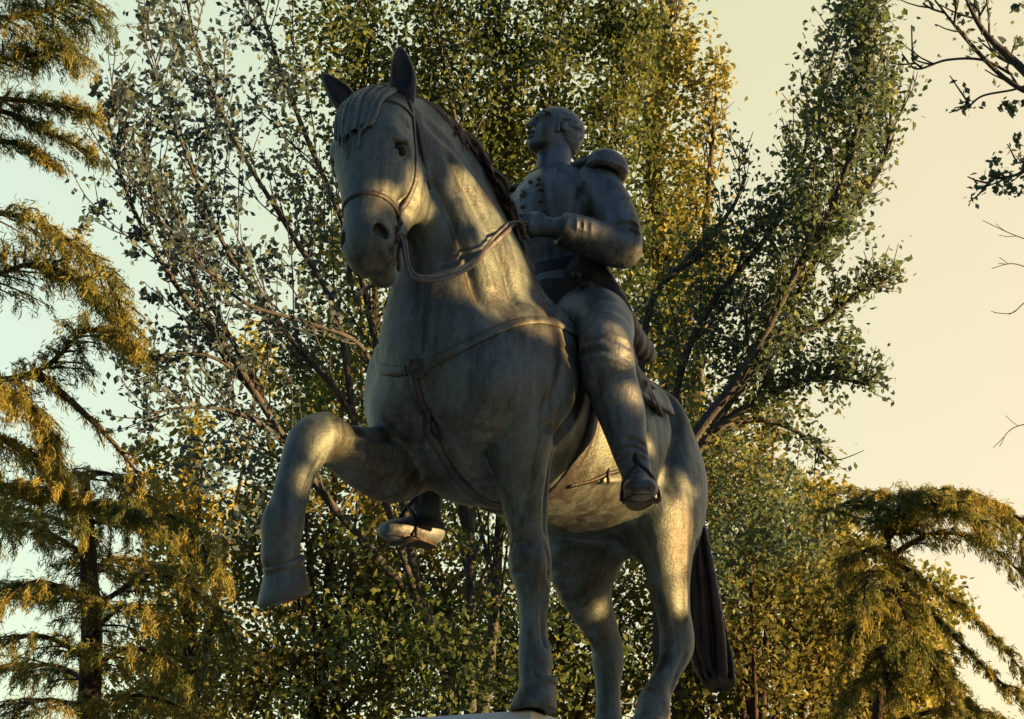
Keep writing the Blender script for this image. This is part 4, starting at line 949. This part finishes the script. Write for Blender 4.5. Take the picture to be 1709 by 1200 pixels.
for px, py, D, r_, n in ((560, 60, 17, .9, 1100), (700, 90, 17.5, 1.0, 1500), (830, 60, 17.5, 1.0, 1500), (960, 60, 17.6, .9, 1300), (640, 230, 17.2, .9, 900), (760, 250, 17.6, .9, 1200), (860, 250, 17.6, .8, 1200), (1000, 210, 17.6, .8, 900), (520, 330, 16.4, .6, 400), (560, 480, 16.2, .6, 450), (500, 620, 16, .6, 450), (560, 640, 16.4, .8, 800), (1060, 420, 17.4, .7, 700), (1050, 60, 17.6, .5, 500), (720, 1100, 15.6, .8, 700), (860, 1130, 15.6, .8, 700), (640, 980, 15.8, .7, 350), (760, 820, 16, .6, 300), (960, 1050, 15.8, .8, 500), (540, 1150, 15.8, .7, 450)):
    T.clump(wp(px, py, D), np.array([r_, r_, r_*1.3]), n)
tot += T.done(.086, M['leaf_poplar'], M['bark_grey'])
# --- its neighbour leaning out to the right
b = wp(1098, 1550, 15.5); b[2] = 0
T = Tree('poplar_tree', 'poplar with long straight limbs sweeping up right of the rider against bright sky', 'tree', b)
f1 = wp(1100, 880, 15.2); T.wood(spline([b, (b+f1)/2, f1], 5), .15, .07, 10)
for pts, r0, n, ll in (
    ([(1100, 880, 15.2), (1150, 742, 14.9), (1240, 620, 14.7), (1320, 470, 14.5), (1395, 330, 14.4), (1445, 150, 14.3), (1450, 10, 14.2)], .07, 38, 14),
    ([(1100, 870, 15.3), (1185, 720, 15.1), (1290, 570, 15), (1370, 420, 15), (1470, 280, 14.9), (1490, 160, 14.8)], .05, 30, 11),
    ([(1100, 880, 15.2), (1130, 650, 15.4), (1180, 520, 15.3), (1290, 380, 15.2), (1350, 230, 15.2), (1400, 60, 15.1)], .05, 28, 11),
    ([(1100, 870, 15.3), (1078, 740, 15.4), (1070, 620, 15.4), (1090, 500, 15.3), (1150, 430, 15.2), (1220, 350, 15), (1245, 290, 15)], .06, 12, 7),
    ([(1185, 720, 15.1), (1280, 660, 15), (1370, 630, 14.9), (1450, 640, 14.8)], .05, 14, 10),
    ([(1290, 570, 15), (1370, 540, 15), (1430, 490, 14.9), (1480, 470, 14.9)], .045, 12, 7),
    ([(1185, 720, 15.1), (1260, 700, 15.4), (1330, 720, 15.4), (1390, 770, 15.3)], .045, 9, 6)):
    T.limb([wp(*p) for p in pts], r0, .015, n, .16, .6, .6, 5, ll, .25, .06, .4)
for px, py, D, r_, n in ((1440, 60, 14.2, .34, 420), (1430, 160, 14.3, .42, 560), (1390, 240, 14.5, .45, 420), (1340, 330, 14.7, .5, 480), (1260, 400, 15, .5, 450), (1330, 440, 15, .5, 420), (1390, 380, 14.7, .4, 300), (1240, 520, 15.2, .6, 600), (1330, 560, 15, .6, 520), (1400, 600, 15, .4, 250),
                         (1200, 640, 15.4, .6, 700), (1290, 650, 15.3, .5, 500), (1180, 480, 15.5, .5, 400), (1240, 780, 15.6, .7, 1000), (1200, 900, 15.8, .7, 1000), (1300, 860, 15.8, .6, 500), (1120, 560, 15.8, .5, 500)):
    T.clump(wp(px, py, D), np.array([r_, r_, r_*1.2]), n)
tot += T.done(.074, M['leaf_sparse'], M['bark_grey'])
# --- golden tree catching the sun behind
b = wp(1150, 1500, 21); b[2] = 0
T = Tree('poplar_tree', 'golden sunlit poplar standing farther back, above and right of the rider', 'tree', b)
T.limb([b, wp(1140, 900, 21), wp(1110, 500, 21.2), wp(1090, 200, 21.4), wp(1130, -40, 21.5)], .3, .03, 40, .16, .9, .5, 6, 10, .35, .1)
T.limb([wp(1136, 840, 21), wp(1170, 560, 20.8), wp(1180, 350, 20.6), wp(1195, 160, 20.5)], .12, .02, 20, .2, .9, .5, 5, 8, .2, .1)
for px, py, r_, n in ((1120, 40, .6, 420), (1100, 150, .8, 800), (1130, 250, .7, 500), (1090, 330, .9, 800), (1140, 390, .8, 900), (1110, 460, .8, 900), (1160, 480, .7, 500), (1170, 90, .4, 160), (1180, 140, .4, 160), (1080, 550, .8, 700), (1200, 440, .5, 260)):
    T.clump(wp(px, py, 21), np.array([r_, r_, r_*1.2]), n)
tot += T.done(.095, M['leaf_gold'], M['bark_grey'])
# --- lower wood behind: broad leaved trees
def bushy(label, px, D, spots, mat, size=.105, n0=14, wood='bark_dark'):
    b = wp(px, 1500, D); b[2] = 0; T = Tree('broadleaf_tree', label, 'tree', b, None)
    top = wp(px, min(s_[1] for s_ in spots)+60, D); T.wood(spline([b, b*.6+top*.4+rs.normal(size=3)*.2, top], 6), .22, .04, 8)
    for (x, y, r_, n) in spots:
        c = wp(x, y, D+rs.uniform(-1, 1)); a = b+(top-b)*rs.uniform(.35, .7); T.wood(spline([a, (a+c)/2+np.array([0, 0, -.2]), c], 4), .07, .015, 6)
        for k in range(4): T.wood([c, c+unitr(rs.normal(size=3))*r_*.8], .02, .006, 4)
        T.clump(c, np.array([r_, r_, r_]), n)
    global tot; tot += T.done(size, M[mat], M[wood])
bushy('green and gold broadleaf tree seen under the raised foreleg', 560, 21, [(420, 920, 1.0, 900), (520, 900, 1.0, 1100), (620, 930, 1.0, 1100), (560, 1020, 1.1, 1500), (450, 1080, 1.1, 1300), (660, 1060, 1.0, 1300), (560, 1150, 1.1, 1400), (430, 1180, 1.0, 900), (600, 800, .9, 800), (480, 820, .8, 600), (680, 1180, 1., 1000), (500, 720, .8, 500)], 'leaf_mixed')
bushy('dark green broadleaf tree between the horse\'s legs', 830, 22, [(760, 960, 1.0, 1000), (830, 1040, 1.1, 1400), (760, 1120, 1.1, 1300), (950, 1100, 1.1, 1500), (1040, 1000, 1.0, 1100), (880, 1180, 1.1, 1300), (1060, 1120, 1.1, 1400), (700, 860, .9, 800), (960, 960, 1, 800), (980, 1180, 1, 900)], 'leaf_mixed')
bushy('yellow green broadleaf tree right of the horse\'s tail', 1250, 20, [(1210, 980, 1.0, 1300), (1290, 940, 1.0, 1200), (1250, 1060, 1.1, 1500), (1340, 1040, 1.0, 1100), (1180, 820, .8, 800), (1250, 840, .8, 800), (1180, 1160, 1.0, 1100), (1300, 1150, 1.1, 1300), (1400, 1000, .8, 700), (1380, 1120, 1.0, 1000), (1290, 740, .6, 350), (1200, 720, .6, 500)], 'leaf_mixed')
bushy('bright gold broadleaf tree beside the right cedar', 1360, 24, [(1540, 1100, .9, 900), (1400, 900, .6, 500), (1460, 1010, .8, 800), (1350, 880, .8, 900), (1340, 960, .8, 900), (1370, 830, .6, 350), (1490, 1080, .9, 1300), (1530, 1000, .8, 700), (1520, 1160, .9, 1300), (1440, 1160, .9, 900), (1430, 950, .7, 600)], 'leaf_gold', .13)
bushy('olive green tree low behind the left cedar', 330, 24, [(300, 860, .9, 900), (260, 800, .7, 400), (310, 960, .9, 900), (360, 1100, .9, 700), (280, 1060, .9, 700), (390, 880, .8, 450), (240, 1170, 1.0, 900), (330, 1180, 1., 700), (440, 600, .7, 260), (340, 740, .7, 300)], 'leaf_gold', .13)
bushy('pale green tree far behind the horse\'s neck', 620, 26, [(560, 580, .9, 350), (620, 560, .8, 350), (560, 700, 1, 600), (680, 200, 1., 400), (860, 300, 1., 500), (1060, 620, 1., 600), (1130, 680, .8, 400), (600, 400, .8, 250)], 'leaf_mixed', .15)
# --- cedars: level boughs with drooping needle sprays
class Cedar(Tree):
    def bough(s, pts, r0=.06, wid=1.0, hang=.5, dens=1.0, n=26):
        Q = spline([wp(*p) for p in pts], 6); s.wood(Q, r0, .012, 6); m = len(Q)-1; L = plen(Q)
        n = max(6, int(n*L/2.3)); mid = 0
        for i in range(n):
            t = (i+rs.rand())/n; x = min(t*m, m-.01); k = int(x); p = Q[k]+(Q[k+1]-Q[k])*(x-k); d = unit(Q[k+1]-Q[k])
            sd = unit(np.cross(d, (0, 0, 1)))*(1 if i % 2 else -1)
            bl = wid*(.35+.65*math.sin(min(1, t*1.3+.15)*math.pi*.75))*rs.uniform(.5, 1.15)
            B = curve_pts(p, d*.6+sd*.8+np.array([0, 0, .12]), bl, np.array([0, 0, -hang*1.3]), 6, .05); s.wood(B, .014, .004, 4)
            for q in range(int(10*dens*bl/.6)+4):                                   # hanging twigs
                x = rs.rand()*5.99; k = int(x); p2 = B[k]+(B[k+1]-B[k])*(x-k); d2 = unit(B[k+1]-B[k])
                tl = hang*rs.uniform(.25, .8); T_ = curve_pts(p2, d2*.7+rs.normal(size=3)*.35+np.array([0, 0, -.3]), tl, np.array([0, 0, -.9]), 4, .05)
                c = rs.rand(int(34*dens))*4; kk = np.minimum(c.astype(int), 3); P = T_[kk]+(T_[kk+1]-T_[kk])*(c-kk)[:, None]; dd = unitr(T_[kk+1]-T_[kk])
                s.L.append(P+rs.normal(size=P.shape)*.018); s.N.append(dd)
            c = rs.rand(int(30*dens))*6; kk = np.minimum(c.astype(int), 5); P = B[kk]+(B[kk+1]-B[kk])*(c-kk)[:, None]
            s.L.append(P+rs.normal(size=P.shape)*.03+np.array([0, 0, .02])); s.N.append(unitr(B[kk+1]-B[kk]))
    def finish(s, mat, size=.12, asp=.17):
        L = np.concatenate(s.L); N = np.concatenate(s.N); s.w.build('trunk', M['bark_dark'], s.o)
        leaves_mesh('crown', L-s.b, size, M[mat], s.o, asp, 0, dirs=N); return len(L)
b = wp(148, 1500, 17); b[2] = 0
T = Cedar('cedar_tree', 'cedar with a dark straight trunk and layered drooping boughs at the lower left', 'tree', b)
T.wood(spline([b, wp(150, 1150, 17), wp(148, 950, 17), wp(140, 800, 17)], 5), .17, .07, 8)
for pts in ([(145, 850, 17), (40, 830, 16.5), (-80, 870, 16)], [(145, 850, 17), (230, 850, 16.6), (300, 870, 16.2), (370, 950, 16)], [(150, 930, 17), (60, 880, 17.5), (-30, 880, 18)],
            [(150, 1000, 17), (60, 970, 16), (0, 1010, 15.6)], [(150, 1020, 17), (250, 960, 16.6), (330, 990, 16.4), (390, 1060, 16.3)], [(150, 1100, 17), (60, 1060, 16), (-40, 1100, 15.5)],
            [(150, 1120, 17), (220, 1080, 16), (300, 1120, 15.8)], [(150, 1180, 17), (60, 1170, 15.8), (0, 1220, 15.4)], [(142, 800, 17), (180, 790, 16.5), (250, 830, 16)], [(150, 960, 17), (190, 930, 18.4), (250, 950, 19)], [(150, 1060, 17), (210, 1010, 16.2), (270, 1030, 15.8)], [(150, 900, 17), (80, 860, 17.8), (10, 850, 18.2)], [(150, 1140, 17), (90, 1110, 17.8), (20, 1120, 18.4)], [(150, 1190, 17), (230, 1160, 16.5), (330, 1190, 16)], [(150, 1010, 17), (100, 985, 18), (30, 980, 18.6)], [(150, 870, 17), (250, 880, 17.6), (330, 930, 17.8)]):
    T.bough(pts, .035, .85, .42, .68, 20)
tot += T.finish('cedar_gold', .085, .14)
b = wp(-560, 1500, 13.5); b[2] = 0
T = Cedar('cedar_tree', 'cedar reaching in from the left edge with long golden green boughs at mid height', 'tree', b)
T.wood(spline([b, wp(-560, 900, 13.5), wp(-540, 200, 13.5), wp(-540, -300, 13.5)], 6), .30, .10, 10)
for pts, wd, hg, de in (([(-540, 380, 13.5), (-200, 350, 13.2), (0, 355, 13), (90, 385, 12.8), (170, 450, 12.7), (215, 540, 12.6)], .8, .5, .9),
            ([(-540, 420, 13.5), (-100, 470, 13), (60, 440, 12.8), (150, 480, 12.6)], .8, .45, 1.0),
            ([(-540, 640, 13.5), (-100, 640, 13), (60, 620, 12.8), (150, 550, 12.6), (230, 580, 12.5)], .5, .45, 1.1),
            ([(-540, 700, 13.5), (-100, 660, 13), (30, 660, 12.8), (90, 740, 12.7)], .8, .65, 1.2),
            ([(-540, 760, 13.5), (-100, 720, 13), (60, 760, 12.8), (120, 830, 12.7)], .8, .5, 1.1),
            ([(-540, 820, 13.5), (-100, 810, 12.6), (60, 815, 12.4), (160, 840, 12.3), (245, 870, 12.2)], .55, .3, 1.2),
            ([(60, 620, 12.8), (130, 680, 12.7), (190, 740, 12.7), (238, 800, 12.7)], .35, .25, .5)):
    T.bough(pts, .04, wd*.85, hg*.75, de*.68, 22)
for k in range(6):
    y = -120+190*k; T.bough([(-550, y, 13.5), (-720, y-10, 12.6+k % 3), (-900, y+40, 12+k % 3*1.3)], .045, .9, .4, .45, 16)
tot += T.finish('cedar_gold', .075, .13)
b = wp(-620, 1500, 11); b[2] = 0
T = Cedar('cedar_tree', 'cedar at the upper left edge with feathery boughs hanging into the sky', 'tree', b)
T.wood(spline([b, wp(-620, 900, 11), wp(-600, 200, 11), wp(-560, -500, 11)], 6), .28, .10, 10)
for pts, wd, hg, de in (([(-580, -60, 11), (-200, 20, 11), (0, 30, 10.8), (80, 15, 10.7), (150, -5, 10.6)], .5, .55, 1.5),
            ([(-580, -20, 11), (-200, 90, 11), (-20, 100, 10.8), (60, 90, 10.7), (120, 80, 10.6)], .35, .35, 1.2),
            ([(-600, 200, 11), (-200, 160, 11), (0, 165, 10.8), (90, 175, 10.7), (165, 192, 10.6)], .30, .22, .9),
            ([(-600, 220, 11), (-200, 160, 11), (0, 185, 10.8), (90, 225, 10.7), (165, 262, 10.6)], .28, .18, .8),
            ([(-600, 300, 11), (-200, 220, 11), (0, 235, 10.8), (50, 250, 10.7), (85, 268, 10.6)], .25, .18, .8)):
    T.bough(pts, .03, wd*.8, hg*.8, de*.75, 26)
for k in range(6):
    y = -420+190*k; T.bough([(-590, y, 11), (-760, y-10, 10.2+k % 3), (-940, y+50, 9.6+k % 3*1.2)], .04, .8, .4, .45, 16)
tot += T.finish('cedar_gold', .06, .12)
b = wp(1470, 1500, 18); b[2] = 0
T = Cedar('cedar_tree', 'cedar with a flat arching top and drooping boughs at the lower right', 'tree', b)
T.wood(spline([b, wp(1465, 1250, 18), wp(1490, 1050, 18.1), wp(1482, 890, 18)], 6), .11, .03, 8)
for pts, wd, hg, de in (([(1482, 900, 18), (1455, 850, 17.9), (1425, 835, 17.8), (1395, 855, 17.7)], .6, .30, 1.2), ([(1482, 890, 18), (1500, 850, 17.8), (1560, 828, 17.6), (1630, 832, 17.4), (1710, 872, 17.2), (1770, 940, 17)], .7, .40, 1.3),
            ([(1482, 880, 18), (1540, 850, 18.3), (1620, 845, 18.5), (1700, 885, 18.6), (1750, 950, 18.6)], .7, .45, 1.2), ([(1482, 890, 18), (1500, 840, 18.6), (1470, 825, 19), (1430, 840, 19.2)], .6, .35, 1.2), ([(1482, 900, 18), (1500, 850, 17.4), (1530, 830, 17.2), (1570, 835, 17)], .6, .35, 1.2), ([(1482, 900, 18), (1530, 840, 17.2), (1590, 835, 16.8), (1650, 880, 16.6)], .6, .5, 1.0),
            ([(1482, 930, 18), (1560, 890, 17.8), (1640, 905, 17.6), (1710, 960, 17.4)], .45, .35, .9), ([(1482, 930, 18), (1535, 965, 17.6), (1600, 1010, 17.3), (1660, 1065, 17), (1715, 1130, 16.8)], .32, .22, 1.0),
            ([(1482, 960, 18), (1540, 1010, 17.4), (1610, 1080, 17.1), (1660, 1130, 16.9), (1720, 1180, 16.7)], .35, .25, 1.0), ([(1482, 1000, 18), (1540, 1080, 17.3), (1600, 1150, 17), (1650, 1230, 16.8)], .4, .35, 1.1),
            ([(1482, 930, 18), (1440, 920, 17.6), (1405, 965, 17.4)], .5, .35, 1.1), ([(1482, 1040, 18), (1450, 1030, 17.2), (1420, 1090, 16.9)], .5, .4, 1.0), ([(1482, 1100, 18), (1540, 1090, 17), (1590, 1170, 16.7)], .5, .4, 1.0),
            ([(1482, 980, 18), (1500, 1000, 17.2), (1520, 1060, 16.8)], .5, .5, 1.2), ([(1482, 1080, 18), (1470, 1090, 17.1), (1490, 1160, 16.8)], .5, .5, 1.2), ([(1482, 950, 18), (1450, 960, 17.1), (1440, 1030, 16.8)], .5, .5, 1.2), ([(1482, 1150, 18), (1450, 1130, 17.2), (1400, 1190, 16.9)], .5, .4, 1.0), ([(1480, 1210, 18), (1600, 1180, 17.2), (1700, 1215, 16.9)], .5, .4, 1.0)):
    T.bough(pts, .04, wd, hg*.9, de*.75, 22)
tot += T.finish('cedar_gold', .085, .14)
# --- tree beyond the right edge: thin branches reach into the frame, the next, unseen tree shades the statue
LATV = lambda lat, D, z: CAM+np.array([0, 0, HP])+R*lat+VH*D+np.array([0, 0, z-1.6])
b = LATV(6.6, 9.4, 0)
T = Tree('poplar_tree', 'thin branched poplar reaching in from the upper right corner with few leaves', 'tree', b)
T.limb([b, LATV(6.5, 9.4, 3.5), LATV(6.4, 9.5, 7), LATV(6.5, 9.5, 10.5)], .22, .03, 16, .10, .9, .6, 5, 6, .3, .10)
for pts, r0, n, ll in (([(2100, 420, 8.8), (1850, 260, 8.8), (1709, 118, 8.8), (1640, 50, 8.8), (1600, -30, 8.8)], .05, 7, 5), ([(2100, 420, 8.8), (1800, 200, 8.9), (1690, 140, 9), (1625, 80, 9), (1560, 0, 9)], .028, 6, 3),
                       ([(1690, 125, 9), (1640, 100, 9), (1580, 100, 9), (1530, 115, 9), (1505, 90, 9)], .010, 2, 2), ([(1900, 300, 8.9), (1760, 250, 8.9), (1700, 290, 8.9), (1650, 300, 8.9)], .015, 4, 9),
                       ([(1900, 420, 8.9), (1760, 410, 8.9), (1700, 395, 8.9), (1640, 368, 8.9)], .008, 0, 0), ([(1850, 440, 8.9), (1740, 450, 8.9), (1690, 440, 8.9), (1655, 448, 8.9)], .007, 0, 0), ([(1900, 600, 8.9), (1760, 690, 8.9), (1690, 715, 8.9), (1668, 745, 8.9)], .007, 0, 0), ([(1800, 480, 8.9), (1720, 500, 8.9), (1690, 522, 8.9), (1660, 522, 8.9)], .006, 0, 0),
                       ([(1720, 140, 8.9), (1690, 150, 8.9), (1640, 160, 8.9), (1615, 180, 8.9)], .008, 1, 3)):
    T.sz = .5
    if n: T.limb([wp(*p) for p in pts], r0, .006, n, .16, .3, .8, 3, ll, .3, .035, .22)
    else: T.mn = .002; T.limb([wp(*p) for p in pts], r0*.7, .002, 3, .20, .2, .7, 0, 0, .2, .02, .12)
j0 = wp(2100, 420, 8.8); T.wood(spline([LATV(6.5, 9.45, 5.0), (LATV(6.5, 9.45, 5.0)+j0)/2+np.array([0, 0, .2]), j0], 5), .09, .05, 7)
for q in ((1900, 300), (1900, 420), (1850, 440), (1900, 600), (1800, 480)): T.wood([j0, wp(q[0], q[1], 8.9)], .018, .010, 5)
T.mul = .8
for px, py, r_, n in ((1700, 20, .10, 40), (1690, 170, .12, 50), (1700, 240, .08, 22), (1665, 290, .10, 36), (1695, 320, .12, 50), (1612, 165, .05, 12), (1705, 80, .12, 45)): T.clump(wp(px, py, 8.9), np.array([r_]*3), n)
tot += T.done(.10, M['leaf_sparse'], M['bark_grey'])
TB = LATV(8.7*math.cos(SUN_A)+1.0, 7.0-8.7*math.sin(SUN_A)-2.6, 0)
T = Tree('poplar_tree', 'unseen leafy poplar added outside the right edge, crown opened to dapple the statue', 'tree', TB)  # unseen tree put in to shade the statue
T.wood(spline([TB, TB+np.array([.1, 0, 3]), TB+np.array([0, .1, 7])], 5), .2, .05, 8)
lit = [(788, 322, .055), (812, 362, .065), (838, 400, .065), (858, 432, .065), (790, 478, .055), (842, 478, .055), (858, 505, .05), (876, 522, .045), (770, 300, .02), (700, 335, .06), (695, 300, .03), (655, 328, .02), (640, 322, .02), (800, 262, .04), (845, 335, .04), (820, 300, .03),
       (560, 735, .045), (545, 760, .03), (575, 715, .03), (508, 800, .010), (1012, 735, .08), (1000, 770, .10), (1025, 780, .10), (960, 830, .12), (985, 815, .12), (1010, 840, .12), (1035, 830, .11), (940, 850, .10), (960, 865, .10), (1000, 870, .08), (1040, 850, .08),
       (1005, 540, .025), (1030, 562, .025), (1046, 590, .02), (1062, 660, .02), (1085, 745, .015), (1105, 815, .05), (1125, 850, .055), (1132, 890, .06), (1120, 930, .045), (1100, 870, .05), (1132, 985, .025), (1135, 1010, .02), (960, 432, .012), (1000, 435, .012), (905, 392, .015), (896, 1192, .10), (1003, 1015, .015), (615, 352, .012), (790, 430, .02)]
lp = []
for px, py, r_ in lit:
    d_ = unit(at(px, py, D=8)-CAM); hits = [bv.ray_cast(Vector(CAM), Vector(d_), 20) for bv in (hbvh, rbvh)]; hits = [h for h in hits if h[0]]
    if hits: h = min(hits, key=lambda q: q[3]); lp.append((np.array(h[0])+np.array([0, 0, HP]), r_))
def clear_of(c):
    return all(np.linalg.norm((c-p)-((c-p) @ SUN)*SUN) > .17 for p, r_ in lp)
# crown placed in the sun's path so its leaves shade the statue
cc = np.array([.15, 0, HP+1.65])+SUN*8.7
sx = unit(np.cross(SUN, (0, 0, 1))); sz_ = np.cross(sx, SUN)
for i in range(64):
    a_ = cc+sx*(-2.1+4.2*((i*.618034) % 1))+sz_*(-2.0+4.2*(i+.5)/64)+SUN*rs.uniform(-.9, 1.3); T.clump(a_, np.array([.6]*3), 900)
    st_ = TB+np.array([0, 0, min(6.8, max(2.2, a_[2]-1.0))]); sq = spline([st_, (st_+a_)/2+np.array([0, 0, -.1]), a_], 12)
    if all(clear_of(c) for c in sq): T.wood(sq, .05, .01, 5)
def keep(L):  # drops leaves along the sun rays so the listed spots stay lit
    k = np.ones(len(L), bool)
    for p, r_ in lp:
        v = L-p; a = v @ SUN; dd = np.linalg.norm(v-a[:, None]*SUN, axis=1); k &= ~((a > 1) & (dd < (r_*1.35+.05 if r_ >= .035 else r_+.045)))
    return k
tot += T.done(.10, M['leaf_sparse'], M['bark_grey'], keep=keep)
print('leaf count', tot)
# ------------------------------------------------------------------ ground
def gmat():
    m, t, b, _ = newmat('park_lawn'); tcx = t.nodes.new('ShaderNodeTexCoord'); n = nz(t, 1.2, 6, .7, tcx.outputs['Object']); n2 = nz(t, 30, 4, .7, tcx.outputs['Object'])
    a = ramp(t, n.outputs[0], [(.35, (.035, .05, .018)), (.65, (.09, .085, .035))]); t.links.new(mixc(t, .5, a.outputs[0], n2.outputs[0], 'OVERLAY'), b.inputs['Base Color']); b.inputs['Roughness'].default_value = .95; return m
g = mesh_obj('lawn', [(-600, -600, 0), (600, -600, 0), (600, 600, 0), (-600, 600, 0)], [(0, 1, 2, 3)], gmat(), None, False); tag(g, kind='structure')
pv = MB(); n = 64; pv.add([(3.4*math.cos(2*math.pi*k/n), 3.4*math.sin(2*math.pi*k/n), z) for z in (0, .12) for k in range(n)], [(k, (k+1) % n, n+(k+1) % n, n+k) for k in range(n)]+[tuple(range(n, 2*n))]); pv = pv.build('paving', M['stone'], None, False); tag(pv, kind='structure')
